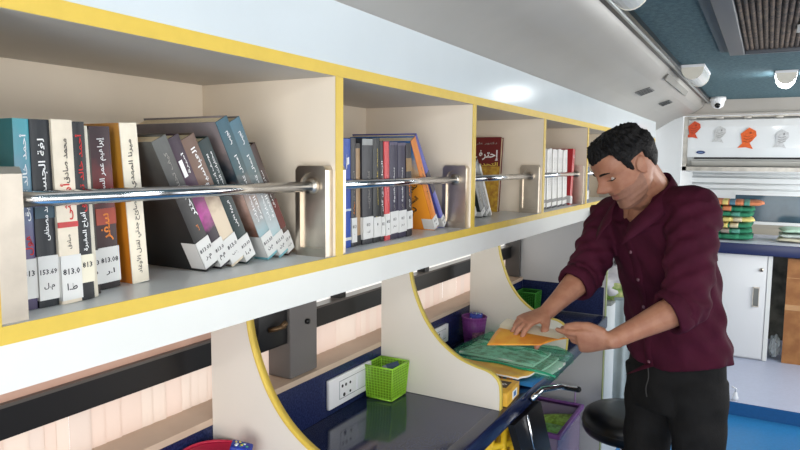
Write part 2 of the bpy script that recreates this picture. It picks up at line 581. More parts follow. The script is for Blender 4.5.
def bracket_mesh(y0, y1, face_sign):
    """Upright polished plate with an arched recess towards the rail, z up, world coords."""
    mb = MB()
    x0, x1, z0, z1 = -0.776, -0.706, 1.3216, 1.491
    xm, zc, rr = (x0 + x1) / 2 + 0.002, 1.453, 0.026
    # outer rectangle with an arched opening, as a frame
    arch = [(xm - rr, 1.337), (xm + rr, 1.337)]
    n = 14
    for i in range(n + 1):
        a = PI * i / n
        arch.append((xm + rr * math.cos(a), zc + rr * math.sin(a)))
    inner = [arch[0], arch[1]] + arch[2:]
    outer = [(x0, z0), (x1, z0)]
    for i in range(n + 1):
        a = PI * i / n
        c, s = math.cos(a), math.sin(a)
        k = 1 / max(abs(c), abs(s))
        px = xm + c * k * rr * 1.4
        outer.append((min(max(px, x0), x1) if i not in (0, n) else (x1 if i == 0 else x0), z1 if abs(s) >= abs(c) else zc + (z1 - zc) * abs(s / c)))
    yf, yr = (y0, y1) if face_sign < 0 else (y1, y0)
    yi = yf + (yr - yf) * 0.3
    N = len(inner)
    for i in range(N):
        j = (i + 1) % N
        mb.face([(outer[i][0], yf, outer[i][1]), (outer[j][0], yf, outer[j][1]), (inner[j][0], yf, inner[j][1]), (inner[i][0], yf, inner[i][1])])
        mb.face([(inner[i][0], yf, inner[i][1]), (inner[j][0], yf, inner[j][1]), (inner[j][0], yi, inner[j][1]), (inner[i][0], yi, inner[i][1])])
        mb.face([(outer[i][0], yf, outer[i][1]), (outer[j][0], yf, outer[j][1]), (outer[j][0], yr, outer[j][1]), (outer[i][0], yr, outer[i][1])])
    mb.face([(p[0], yi, p[1]) for p in inner])
    mb.face([(p[0], yr, p[1]) for p in outer])
    # rail collar
    mb.tube([(xm, yf + (yi - yf) * 1.0, zc), (xm, yf - (yr - yf) * 0.18, zc)], 0.0145, 0, 16)
    return mb, (xm, zc)

for k in range(len(DIV) - 1):
    a, b = DIV[k] + 0.0117, DIV[k + 1] - 0.0117
    m1, (xm, zc) = bracket_mesh(a + (0.004 if k == 1 else 0), a + (0.033 if k == 1 else 0.019), 1)
    m2, _ = bracket_mesh(b - 0.0235, b, -1)
    mb = MB(); mb.tube([(xm, a + 0.012, zc), (xm, b - 0.014, zc)], 0.0095, 0, 18)
    rl = wpart('guard_rail', mb, CHROME, shelf)
    for m_ in (m1, m2):
        o = m_.build('rail_bracket', STEEL)
        o.data.transform(Matrix.Translation(-shelf.location))
        o.parent = rl

# ------------------------------------------------------------------ books
def book(label, Y, t, h, xs=-0.755, lean=0.0, depth=0.145, cover=(40, 40, 44), spine=None, texts=(), sticker=None, board=None,
         bands=(), group=None, cat='book', shift=0.0, wrap=0.25, zb=1.3216):
    """One book. Local frame: x=0 is the spine (facing +X), y is thickness, z is height."""
    e = thing('book', label, cat, (xs, Y, zb), (R(lean), 0, 0), group)
    cm = cover if isinstance(cover, bpy.types.Material) else mat('cover_%d_%d_%d' % cover, cover, 0.38, noise=0.10, nscale=30)
    sm = cm if spine is None else (spine if isinstance(spine, bpy.types.Material) else mat('cover_%d_%d_%d' % spine, spine, 0.38, noise=0.08, nscale=30))
    bm_ = cm if board is None else (board if isinstance(board, bpy.types.Material) else mat('cover_%d_%d_%d' % board, board, 0.38, noise=0.10, nscale=30))
    mats = [bm_, sm]
    mb = MB()
    c = 0.0016
    mb.box(-depth, -c, 0, c, 0, h, 0)
    mb.box(-depth, -c, t - c, t, 0, h, 0)
    # slightly rounded spine
    ou, n = [], 6
    for i in range(n + 1):
        y = t * i / n
        ou.append((0.0012 * (1 - (2 * i / n - 1) ** 2) , y))
    ou = [(-c, 0)] + ou + [(-c, t)]
    mb.prism([(p[0], p[1]) for p in ou], 0, h, 1, axis='Z', smooth_sides=False)
    xt = 0.0017
    for (z0, z1, col) in bands:
        m = col if isinstance(col, bpy.types.Material) else mat('band_%d_%d_%d' % col, col, 0.4, noise=0.12, nscale=60)
        if m not in mats:
            mats.append(m)
        mb.box(-0.0006, 0.0014, 0.0002, t - 0.0002, z0 * h, z1 * h, mats.index(m))
    for tx in texts:
        s, z0, z1, m = tx[:4]
        yo = tx[4] if len(tx) > 4 else 0.5
        hh = (tx[5] if len(tx) > 5 else 0.55) * 0.8
        if m not in mats:
            mats.append(m)
        put_text(mb, s, (xt, t * yo, h * (z0 + z1) / 2), h * abs(z1 - z0), (0, 0, 1), (0, -1, 0), mats.index(m), maxh=t * hh)
    mb.build('cover', mats, e)
    mb = MB(); mb.box(-depth + 0.003, -c, c, t - c, 0.003, h - 0.003)
    mb.build('pages', PAPER, e)
    if sticker:
        z0, z1, lines = sticker[:3]
        z1 = z0 + (z1 - z0) * 0.88
        scol = sticker[3] if len(sticker) > 3 else STICK
        wl = min(0.03, wrap * 0.1)
        mb = MB()
        g = 0.0005
        mb.box(-wl, 0.0017 + g, -g, -0.00005, h * z0, h * z1)
        mb.box(0.0014, 0.0017 + g, -g, t + g, h * z0, h * z1)
        zz = h * z1 - (h * (z1 - z0)) * 0.36
        for s in lines:
            put_text(mb, s, (0.0017 + g + 0.0003, t * 0.5, zz), min(t * 0.86, 0.0045 * len(s)), (0, 1, 0), (0, 0, 1), 1, maxh=0.009, bold=0.02)
            zz -= h * (z1 - z0) * 0.34
        mb.build('call_number_label', [scol, INK], e)
    return e

TEAL_PURPLE = ramp_mat('teal_to_purple_cover', [(0.0, (70, 62, 92)), (0.35, (96, 84, 122)), (0.7, (110, 150, 170)), (1.0, (70, 160, 172))], 'Z', 0, 0.225)
TEAL_LEFT = ramp_mat('teal_sky_board', [(0.0, (60, 110, 130)), (0.5, (120, 180, 190)), (1.0, (60, 150, 165))], 'Z', 0, 0.225)
RED_SMOKE = ramp_mat('red_smoke_cover', [(0.0, (24, 18, 20)), (0.45, (60, 22, 26)), (0.6, (130, 38, 36)), (0.8, (60, 22, 34)), (1.0, (44, 20, 30))], 'Z', 0, 0.225)
BROWN_CREAM = ramp_mat('brown_to_cream_spine', [(0.0, (214, 200, 176)), (0.4, (208, 190, 166)), (0.6, (120, 92, 78)), (1.0, (104, 80, 68))], 'Z', 0, 0.24)
GREY_TEAL = ramp_mat('grey_to_teal_spine', [(0.0, (120, 180, 190)), (0.2, (176, 190, 194)), (0.45, (150, 150, 150)), (0.6, (84, 100, 100)), (1.0, (62, 104, 122))], 'Z', 0, 0.28)
TEAL_LOW = ramp_mat('dark_teal_spine', [(0.0, (110, 176, 186)), (0.2, (150, 170, 176)), (0.42, (160, 140, 130)), (0.6, (52, 76, 80)), (1.0, (46, 88, 104))], 'Z', 0, 0.28)
PORTRAIT = ramp_mat('portrait_cover', [(0.0, (110, 170, 180)), (0.2, (120, 84, 70)), (0.45, (206, 172, 158)), (0.6, (40, 60, 70)), (0.78, (150, 134, 132)), (1.0, (120, 116, 120))], 'Z', 0, 0.28)
COAL = ramp_mat('charcoal_cover', [(0.0, (28, 30, 30)), (0.5, (44, 42, 42)), (0.8, (78, 78, 76)), (1.0, (92, 94, 92))], 'Z', 0, 0.23)
PURPLE_ST = ramp_mat('purple_streak_spine', [(0.0, (40, 34, 40)), (0.3, (48, 38, 48)), (0.42, (170, 70, 140)), (0.52, (120, 44, 96)), (0.64, (66, 38, 60)), (1.0, (48, 34, 48))], 'Z', 0, 0.23)
ORANGE_FIG = ramp_mat('orange_board', [(0.0, (226, 130, 36)), (0.5, (236, 150, 44)), (0.8, (226, 160, 60)), (1.0, (210, 150, 80))], 'Z', 0, 0.23)

# --- first compartment, left to right
book('teal and purple novel with white spine lettering, leftmost on the nearest shelf', 0.427, 0.0195, 0.224, xs=-0.75, cover=TEAL_PURPLE, board=TEAL_LEFT,
     texts=[('أحمد خالد توفيق', 0.47, 0.92, T_W, 0.55, 0.6), ('هول', 0.29, 0.40, T_R, 0.6, 0.7)], sticker=(0.06, 0.30, ['813', '']))
book('black book with white title above a starred author line, second on nearest shelf', 0.4475, 0.0245, 0.224, xs=-0.748, lean=0.6, cover=(34, 38, 44), bands=[(0.48, 0.6, (52, 76, 88))],
     texts=[('لغة الجسد', 0.60, 0.90, T_W), ('محمد مصطفى', 0.36, 0.60, T_W, 0.55, 0.4), ('*', 0.60, 0.625, T_W)], sticker=(0.04, 0.31, ['153.69', 'م.ل']))
book('cream novel with red lettering between two black books on nearest shelf', 0.4735, 0.0265, 0.225, xs=-0.744, lean=1.2, cover=(226, 214, 194),
     texts=[('محمد صادق', 0.66, 0.90, T_K, 0.55, 0.42), ('أو أنثى', 0.46, 0.66, T_R, 0.5, 0.7), ('صادق', 0.30, 0.38, T_K, 0.5, 0.3)], bands=[(0.42, 0.45, (196, 70, 70))], sticker=(0.02, 0.30, ['813.0', 'ط.ا']))
book('black novel with red upper and white lower lettering, right of the cream one', 0.5015, 0.0175, 0.224, xs=-0.746, lean=1.6, cover=(32, 34, 38),
     texts=[('أحمد خالد توفيق', 0.50, 0.93, T_R, 0.5, 0.75), ('أفراح المقبرة', 0.28, 0.50, T_W, 0.5, 0.7)], sticker=(0.10, 0.28, ['813', ''], mat('yellowed_sticker', (226, 220, 200), 0.6)))
book('thin plain cream book squeezed between black and dark red novels', 0.5203, 0.0085, 0.22, xs=-0.752, lean=2.0, cover=(224, 216, 198), board=(60, 54, 48))
book('thin dark olive book with white sticker beside the dark red novel', 0.5298, 0.0115, 0.216, xs=-0.765, lean=2.2, cover=(54, 46, 40), sticker=(0.06, 0.30, ['.03', 'م']))
book('dark red smoke covered novel with white author name on the spine', 0.5555, 0.031, 0.222, xs=-0.785, lean=2.4, cover=RED_SMOKE,
     texts=[('إبراهيم عمر السربلي', 0.53, 0.93, T_W, 0.5, 0.5), ('سفر', 0.30, 0.47, T_O, 0.5, 0.75)], bands=[(0.40, 0.5, (170, 70, 50))], sticker=(0.04, 0.29, ['813.08', 'ا.ر']))
book('cream spined novel with an orange cover and dark vertical title', 0.6075, 0.028, 0.229, xs=-0.785, lean=3.6, cover=(236, 226, 206), board=ORANGE_FIG,
     texts=[('ميرنا المهدي', 0.60, 0.90, T_K, 0.5, 0.5), ('نصائح جدتي لقتل الأوغاد', 0.06, 0.53, T_K, 0.5, 0.52)], bands=[(0.54, 0.575, (200, 60, 50))], sticker=(0.0, 0.001, []))
# the leaning group
LX = -0.775
book('thick charcoal book leaning at the left of the tilted group', 0.7370, 0.0285, 0.226, xs=LX, lean=26, cover=COAL, depth=0.155,
     texts=[('كيف تختار', 0.62, 0.90, T_G, 0.5, 0.35), ('اختر', 0.40, 0.56, T_W, 0.75, 0.5), ('كتب', 0.30, 0.345, T_O, 0.6, 0.4)], sticker=(0.02, 0.26, ['813.03', 'م.ر']), wrap=0.35)
book('leaning purple black book with a pink streak and white spine tag', 0.7695, 0.023, 0.232, xs=LX, lean=26.4, cover=PURPLE_ST, bands=[],
     texts=[('أميرة', 0.73, 0.88, T_W, 0.62, 0.35), ('|', 0.72, 0.84, T_W, 0.25, 0.4)], sticker=(0.02, 0.24, ['813.0', 'م.م']), wrap=0.3)
book('leaning brown book whose spine fades to cream at its foot', 0.7960, 0.029, 0.232, xs=LX, lean=26.8, cover=(84, 72, 62), spine=BROWN_CREAM,
     texts=[('العباسية', 0.62, 0.92, T_W, 0.55, 0.5)], sticker=(0.02, 0.25, ['813.0', 'ع.ب']), wrap=0.3)
book('leaning bottle green book with paired white lettering before the tall books', 0.8295, 0.025, 0.230, xs=LX, lean=27.2, cover=(28, 48, 50),
     texts=[('يوسف إدريس', 0.62, 0.90, T_W, 0.3, 0.3), ('مختارات القصص', 0.56, 0.90, T_W, 0.68, 0.3), ('الرواية الأولى', 0.30, 0.52, T_W, 0.5, 0.3)], sticker=(0.02, 0.24, ['813.03', 'ق.ا']), wrap=0.3)
book('tall leaning teal book showing a portrait on its cover, first of two', 0.8855, 0.0275, 0.268, xs=LX, lean=27.0, cover=PORTRAIT, spine=TEAL_LOW, depth=0.2,
     texts=[('نجيب', 0.83, 0.92, T_W, 0.5, 0.6), ('أعمال كاملة', 0.50, 0.76, T_W, 0.5, 0.35), ('مختارات', 0.28, 0.47, T_W, 0.35, 0.3), ('القصة', 0.28, 0.45, T_W, 0.7, 0.3)], sticker=(0.02, 0.20, ['813.03', 'م.ن']), wrap=0.35)
book('tall leaning teal book with grey foot, second of two', 0.9175, 0.027, 0.270, xs=LX, lean=27.4, cover=(120, 112, 108), spine=GREY_TEAL, depth=0.2,
     texts=[('نجيب', 0.83, 0.92, T_W, 0.5, 0.6), ('أعمال كاملة', 0.50, 0.76, T_W, 0.5, 0.35), ('مختارات', 0.28, 0.47, T_W, 0.35, 0.3), ('القصة', 0.28, 0.45, T_W, 0.7, 0.3)], sticker=(0.02, 0.19, ['813.03', 'م.ن']), wrap=0.3)
book('leaning dark brown book with red foot, rightmost beside the steel bracket', 0.9490, 0.0215, 0.226, xs=LX - 0.007, lean=27.8, cover=(62, 42, 38),
     bands=[(0.24, 0.5, (96, 30, 28))], texts=[('سارة البدري', 0.44, 0.78, T_W, 0.5, 0.35)], sticker=(0.02, 0.22, ['813.0', 'س.ب']), wrap=0.2)

# --- second compartment
X2 = -0.748
book('bright blue book with a white figure, leftmost in the second compartment', 1.0800, 0.031, 0.224, xs=X2, lean=0.6, cover=(36, 78, 168), spine=(36, 78, 168), texts=[('أ', 0.70, 0.86, T_W, 0.6, 0.42)], bands=[(0.34, 0.36, (200, 210, 220))], sticker=(0.07, 0.10, []))
book('thin dark grey book beside the bright blue one', 1.1130, 0.0185, 0.226, xs=X2, lean=0.8, cover=(52, 50, 54), texts=[('أحمد عبد الله', 0.40, 0.70, T_G, 0.5, 0.45), ('رواية', 0.30, 0.42, T_O, 0.5, 0.4)], sticker=(0.04, 0.30, ['813', 'ع']))
book('plain tan cardboard spined book in the second compartment', 1.1335, 0.0205, 0.216, xs=X2 - 0.004, lean=1.0, cover=(166, 134, 98), bands=[(0.0, 0.1, (26, 26, 28)), (0.95, 1.0, (40, 34, 30))])
book('charcoal hardback with grey lettering right of the tan book', 1.1560, 0.0405, 0.226, xs=X2, lean=1.0, cover=(50, 52, 58), bands=[(0.94, 1.0, (150, 152, 150))],
     texts=[('كتاب العجائب', 0.34, 0.70, T_G, 0.6, 0.3)], sticker=(0.05, 0.29, ['813', 'ك.ع']))
book('black book with small yellow label in the second compartment', 1.2000, 0.0295, 0.229, xs=X2, lean=1.6, cover=(32, 36, 38), texts=[('محمد علي حسن', 0.36, 0.90, T_Y, 0.6, 0.3), ('م', 0.2, 0.25, T_Y)],
     sticker=(0.05, 0.27, ['8', '']), )
book('slim black book with bold white lettering beside the red one', 1.2315, 0.0145, 0.224, xs=X2, lean=1.8, cover=(30, 28, 32), texts=[('الرجل الذي كان', 0.30, 0.80, T_W, 0.5, 0.8)], sticker=(0.05, 0.27, ['81']))
book('coral red book with white sticker in the second compartment', 1.2480, 0.022, 0.223, xs=X2 + 0.002, lean=2.0, cover=(206, 74, 78), texts=[('حكايات', 0.40, 0.75, mat('pale_red_print', (236, 150, 150), 0.5), 0.5, 0.4)], sticker=(0.05, 0.30, ['813', '.']))
for i, lb in enumerate(['navy book right of the coral red one, with white title', 'navy book right of its matching twin, with white title']):
    book(lb, 1.268 + 0.038 * i, 0.036, 0.222, xs=X2 + 0.003, lean=2.2, cover=(46, 42, 66), texts=[('بنت القهوة', 0.38, 0.74, T_W, 0.5, 0.3), ('عن', 0.3, 0.36, T_G)], sticker=(0.06, 0.32, ['813', 'ب.م']), bands=[(0.97, 1.0, (86, 80, 104))])
book('black novel with crescent print before the leaning orange book', 1.344, 0.026, 0.222, xs=X2 + 0.004, lean=2.4, cover=(34, 28, 36), bands=[(0.70, 0.84, (150, 120, 80))], texts=[('القمر', 0.42, 0.62, T_O, 0.5, 0.5), ('قصص', 0.3, 0.4, T_W, 0.5, 0.5)], sticker=(0.08, 0.30, ['81']))
ob = book('orange picture book leaning right of the navy twins', 1.508, 0.026, 0.264, xs=-0.752, lean=30.5, cover=(236, 148, 40), spine=(214, 126, 44), depth=0.19, sticker=(0.01, 0.15, ['813', '.']), wrap=0.45,
          board=ramp_mat('orange_blue_sky_board', [(0.0, (240, 150, 40)), (0.55, (240, 156, 44)), (0.68, (226, 190, 150)), (0.85, (90, 140, 190)), (1.0, (60, 110, 180))], 'Z', 0, 0.262),
          texts=[('مغامرات', 0.3, 0.7, T_K, 0.5, 0.3)])
mb = MB()
for s, x, z, l in [('حكايات', -0.040, 0.125, 0.062), ('الشمس', -0.045, 0.088, 0.05), ('دار', -0.05, 0.06, 0.03)]:
    put_text(mb, s, (x, -0.0004, z), l, (0.82, 0, 0.57), (-0.57, 0, 0.82), 0, maxh=0.03, bold=0.03)
mb.build('cover_lettering', T_K, ob)
book('violet blue hardback leaning beside the chrome bracket, second compartment', 1.583, 0.018, 0.296, xs=-0.762, lean=36.5, cover=(86, 92, 172), depth=0.19, bands=[(0.40, 0.62, (34, 34, 60))], sticker=(0.01, 0.13, ['813', '.']), wrap=0.2)

# --- third compartment
rb = thing('book', 'dark red and yellow book facing out against a divider', 'book', (-0.848, 2.205, 1.3216), (R(-6), 0, 0))
mb = MB(); mb.box(-0.165, 0, 0, 0.0016, 0, 0.272, 0); mb.box(-0.165, 0, 0.0204, 0.022, 0, 0.272, 0); mb.box(-0.1666, -0.165, 0, 0.022, 0, 0.272, 0)
YB2 = mat('yellow_pattern_print', (206, 168, 60), 0.45, noise=0.5, nscale=60, col2=(170, 120, 50))
mb.box(-0.165, 0, -0.0005, 0.0, 0.0, 0.165, 1)
put_text(mb, 'إحترف فن', (-0.083, -0.0008, 0.205), 0.15, (1, 0, 0), (0, 0, 1), 2, maxh=0.05, bold=0.02)
put_text(mb, 'التحدث أمام', (-0.083, -0.0008, 0.172), 0.15, (1, 0, 0), (0, 0, 1), 3, maxh=0.024, bold=0.02)
put_text(mb, 'دكتور علي', (-0.06, -0.0008, 0.248), 0.09, (1, 0, 0), (0, 0, 1), 4, maxh=0.012)
mb.build('cover', [mat('dark_red_cover', (112, 30, 32), 0.4, noise=0.15, nscale=20), YB2, T_W, T_Y, T_G], rb)
mb = MB(); mb.box(-0.164, -0.003, 0.0016, 0.0204, 0.003, 0.269); mb.build('pages', PAPER, rb)
book('pale grey thin book leaning at the left of the third compartment', 1.875, 0.03, 0.165, xs=-0.80, lean=30, cover=(196, 192, 186), depth=0.12, sticker=(0.02, 0.2, ['8']))
book('dark green book leaning in front of the red facing book', 1.945, 0.032, 0.205, xs=-0.80, lean=31, cover=(38, 46, 44), depth=0.14, bands=[(0.62, 0.66, (90, 98, 96))], texts=[('صحة', 0.3, 0.5, T_G)], sticker=(0.02, 0.12, ['8']))
book('slate grey book leaning right of the dark green one', 1.985, 0.030, 0.205, xs=-0.80, lean=32, cover=(62, 68, 72), depth=0.14, texts=[('علوم', 0.25, 0.5, T_G)], sticker=(0.02, 0.1, ['8']))
book('thin white book leaning last in the third compartment', 2.024, 0.012, 0.2, xs=-0.80, lean=33, cover=(206, 206, 200), depth=0.14)

# --- fourth compartment: a white series and a red book
for i in range(10):
    book('white paperback of the matching white series with grey spine lettering', 2.385 + 0.0375 * i, 0.035, 0.234 - 0.002 * (i % 3), xs=-0.742 - 0.004 * (i % 2), lean=2.6, cover=(222, 220, 216), depth=0.15,
         texts=[('سلسلة الكتاب', 0.30, 0.86, T_G, 0.5, 0.28)], bands=[(0.10, 0.155, (120, 118, 116)), (0.0, 0.03, (40, 40, 44))], group='white series in the fourth compartment')
book('red hardback tilted at the right end of the white series', 2.775, 0.034, 0.243, xs=-0.738, lean=-8, cover=(182, 34, 42), texts=[('م', 0.84, 0.9, T_W)], sticker=(0.03, 0.18, ['8']))
# --- fifth compartment, beside the man's face
for i, lb in enumerate(["blue booklet nearest the man's brow, in the fifth compartment", "blue booklet close behind the man's nose, in the fifth compartment", "blue booklet hidden behind the man's cheek, in the fifth compartment"]):
    book(lb, 2.975 + 0.05 * i, 0.045, 0.16, xs=-0.74, lean=3, cover=(62, 106, 150), depth=0.12, sticker=(0.05, 0.34, ['8']), bands=[(0.7, 0.8, (40, 70, 110))])

# ------------------------------------------------------------------ desk
DZ = 0.812
XD = -0.608
desk = thing('desk_counter', 'long dark navy desk counter with granite look under the bookshelf', 'desk', (-0.8, 1.2, 0))
mb = MB(); mb.box(-1.018, XD, YB, 2.96, DZ - 0.03, DZ, 0, bev=0.004); wpart('desktop', mb, NAVY, desk)
mb = MB(); mb.box(XD - 0.03, XD + 0.012, YB, 2.96, DZ - 0.052, DZ + 0.0006, 0, bev=0.005)
wpart('front_lip', mb, mat('navy_lip', (16, 28, 64), 0.2), desk)
mb = MB(); mb.box(-1.018, -1.0, YB, 2.96, DZ + 0.0005, 0.937); mb.box(-1.02, -0.9985, YB, 2.96, 0.937, 0.9385, 0)
wpart('splashback', mb, SPLASH, desk)
for y in (-1.3, 1.05):
    mb = MB(); mb.box(-1.0, XD - 0.06, y, y + 0.02, 0.0, DZ - 0.031)
    wpart('support_leg', mb, mat('grey_support', (90, 92, 98), 0.5), desk)

def smooth_curve(pts, sub=6):
    out = []
    P = [Vector((p[0], p[1], 0)) for p in pts]
    for i in range(len(P) - 1):
        p0, p1, p2, p3 = P[max(0, i - 1)], P[i], P[i + 1], P[min(len(P) - 1, i + 2)]
        for k in range(sub):
            t = k / sub
            q = 0.5 * ((2 * p1) + (-p0 + p2) * t + (2 * p0 - 5 * p1 + 4 * p2 - p3) * t * t + (-p0 + 3 * p1 - 3 * p2 + p3) * t ** 3)
            out.append((q.x, q.y))
    out.append((P[-1].x, P[-1].y))
    return out

CURVE = [(-0.912, 1.2835), (-0.910, 1.23), (-0.903, 1.174), (-0.895, 1.136), (-0.876, 1.086), (-0.846, 1.031), (-0.801, 0.98), (-0.744, 0.942), (-0.69, 0.925),
         (-0.655, 0.918), (-0.632, 0.906), (-0.618, 0.886), (-0.614, 0.85), (-0.614, DZ + 0.001)]

def partition(y, label, th=0.018, back=-0.999, dx=0.0):
    t = thing('curved_partition', label, 'partition', (-0.8, y, DZ))
    cur = [(p[0] + dx * min(1, max(0, (p[1] - DZ) / 0.3)), p[1]) for p in smooth_curve(CURVE)]
    out = [(back, DZ + 0.001), (back, 0.94), (back, 1.2835)] + cur
    mb = MB(); mb.prism(out, y, y + th)
    wpart('panel', mb, PANELW, t)
    mb = MB()
    g = 0.0025
    for i in range(len(cur) - 1):
        a, b = Vector(cur[i]), Vector(cur[i + 1])
        n = Vector((-(b - a).y, (b - a).x)).normalized()
        def nn(j):
            p, q = Vector(cur[max(0, j - 1)]), Vector(cur[min(len(cur) - 1, j + 1)])
            d = (q - p).normalized()
            return Vector((-d.y, d.x))
        na, nb = nn(i), nn(i + 1)
        a2, b2 = a + na * g, b + nb * g
        y0, y1 = y - 0.001, y + th + 0.001
        mb.face([(a2.x, y0, a2.y), (b2.x, y0, b2.y), (b2.x, y1, b2.y), (a2.x, y1, a2.y)], 0, True)
        mb.face([(a.x, y0, a.y), (b.x, y0, b.y), (b2.x, y0, b2.y), (a2.x, y0, a2.y)], 0)
        mb.face([(a.x, y1, a.y), (b.x, y1, b.y), (b2.x, y1, b2.y), (a2.x, y1, a2.y)], 0)
    wpart('edge_band', mb, YELL2 if y > 1.2 else YELLOW, t)
    return t

partition(0.960, 'white curved desk partition with broad yellow edge, nearest of the three', dx=0.004)
partition(1.650, 'white curved desk partition behind the square green pencil cup')
partition(2.325, 'white curved desk partition behind the purple pencil cup', dx=0.018)
ep = thing('end_panel', 'tall grey white end panel closing off the last desk bay', 'panel', (-0.8, 2.97, 0))
mb = MB(); mb.box(-1.02, -0.612, 2.965, 2.985, 0.0, 1.2835); wpart('board', mb, mat('end_panel_laminate', (196, 196, 196), 0.45, noise=0.04, nscale=4), ep)
mb = MB(); mb.box(-0.612, -0.608, 2.9645, 2.9855, 0.0, 1.2835); wpart('edge_band', mb, mat('olive_edge', (150, 160, 110), 0.5), ep)
mb = MB(); mb.box(-1.0, -0.618, 2.961, 2.9645, DZ + 0.001, 0.942); wpart('splash_strip', mb, SPLASH, ep)

# wall sockets
def socket(label, y0, y1, z0, z1, lid=False):
    t = thing('wall_socket', label, 'socket', (-1.0, (y0 + y1) / 2, z0))
    mb = MB(); mb.box(-0.9995, -0.989, y0, y1, z0, z1, 0, bev=0.003); wpart('plate', mb, PLASTW, t)
    mb = MB()
    w = y1 - y0
    ya, yb, za, zb = y0 + w * .22, y0 + w * .84, z0 + .016, z1 - .014
    for (a, b, c, d) in [(ya, yb, za, za + .0018), (ya, yb, zb - .0018, zb), (ya, ya + .0018, za, zb), (yb - .0018, yb, za, zb)]:
        mb.box(-0.99, -0.9884, a, b, c, d)
    wpart('groove', mb, mat('grey_groove', (150, 152, 158), 0.5), t)
    mb = MB()
    holes = [(0.29, 0.62, .0045), (0.37, 0.62, .0045), (0.33, 0.3, .0055), (0.47, 0.62, .004), (0.47, 0.32, .004)] if not lid else [(0.4, 0.5, .004), (0.6, 0.5, .004)]
    for (a, b, r) in holes:
        mb.tube([(-0.99, y0 + w * a, z0 + (z1 - z0) * b), (-0.9882, y0 + w * a, z0 + (z1 - z0) * b)], r, 0, 10)
    wpart('pin_holes', mb, DARKG, t)
    mb = MB()
    mb.box(-0.99, -0.9865, y0 + w * .62, y0 + w * .82, z0 + .02, z1 - .018, 0, bev=.001)
    wpart('rocker_switch', mb, mat('rocker_white', (226, 227, 232), 0.3), t)

socket('white wall socket with pin holes on the splashback beside the green cup', 1.367, 1.580, 0.832, 0.914)
socket('white wall socket half hidden behind the curved edge near purple cup', 1.965, 2.110, 0.846, 0.912)

# pencil cups -------------------------------------------------------------
def square_cup(label, x, y, col, w0=0.041, w1=0.048, h=0.098, rz=0.0, content=True):
    t = thing('pencil_cup', label, 'pencil cup', (x, y, DZ + 0.001), (0, 0, rz))
    side = film('cup_film_%d_%d_%d' % col, col, 0.55, 0.3)
    solid = mat('cup_rim_%d_%d_%d' % col, col, 0.35)
    mb = MB()
    fil = lambda w: [(w, w), (-w, w), (-w, -w), (w, -w)]
    a, b = fil(w0), fil(w1)
    for i in range(4):
        j = (i + 1) % 4
        mb.face([(a[i][0], a[i][1], 0), (a[j][0], a[j][1], 0), (b[j][0], b[j][1], h), (b[i][0], b[i][1], h)])
    mb.face([(p[0], p[1], 0.001) for p in a])
    mb.build('body', side, t)
    mb = MB()
    for i in range(4):
        j = (i + 1) % 4
        mb.tube([(b[i][0], b[i][1], h), (b[j][0], b[j][1], h)], 0.0028, 0, 8)
        mb.tube([(a[i][0], a[i][1], 0.003), (a[j][0], a[j][1], 0.003)], 0.0024, 0, 8)
        mb.tube([(a[i][0], a[i][1], 0.002), (b[i][0], b[i][1], h)], 0.0022, 0, 8)
    mb.build('rim', solid, t)
    mb = MB()
    for i in range(4):
        j = (i + 1) % 4
        for k in range(1, 9):
            f = k / 9
            p0 = Vector((a[i][0], a[i][1], 0)).lerp(Vector((a[j][0], a[j][1], 0)), f)
            p1 = Vector((b[i][0], b[i][1], h)).lerp(Vector((b[j][0], b[j][1], h)), f)
            mb.tube([p0, p1], 0.0008, 0, 5, cap=False)
        for k in range(1, 12):
            f = k / 12
            w = w0 + (w1 - w0) * f
            q = fil(w)
            mb.tube([(q[i][0], q[i][1], h * f), (q[j][0], q[j][1], h * f)], 0.0007, 0, 5, cap=False)
    mb.build('mesh_sides', solid, t)
    return t

square_cup('bright green square mesh pencil cup on the desk beside the wall socket', -0.945, 1.592, (150, 204, 56))
square_cup('dark green square mesh pencil cup in the last desk bay', -0.940, 2.88, (52, 132, 40), 0.04, 0.045, 0.092)
# things standing in the first green cup
e = thing('eraser', 'grey blue eraser block lying in the mouth of the green cup', 'eraser', (-0.93, 1.592, DZ + 0.088), (R(8), R(-14), R(40)))
mb = MB(); mb.box(-.024, .024, -.012, .012, -.007, .007, 0, bev=.002); mb.box(-.012, .0245, -.0124, .0124, -.0074, .0074, 1)
mb.build('block', [mat('grey_eraser', (150, 160, 170), 0.7), mat('blue_eraser_sleeve', (60, 84, 120), 0.6)], e)
e = thing('pencil', 'yellow pencil leaning inside the bright green cup', 'pencil', (-0.962, 1.575, DZ + 0.006), (R(-16), R(28), 0))
mb = MB(); mb.tube([(0, 0, 0), (0, 0, 0.06)], 0.0045, 0, 6); mb.build('barrel', mat('yellow_pencil_paint', (216, 200, 60), 0.4), e)
mb = MB(); mb.tube([(0, 0, 0.06), (0, 0, 0.074)], [0.0045, 0.0006], 0, 6); mb.build('tip', mat('bare_wood', (206, 170, 120), 0.7), e)

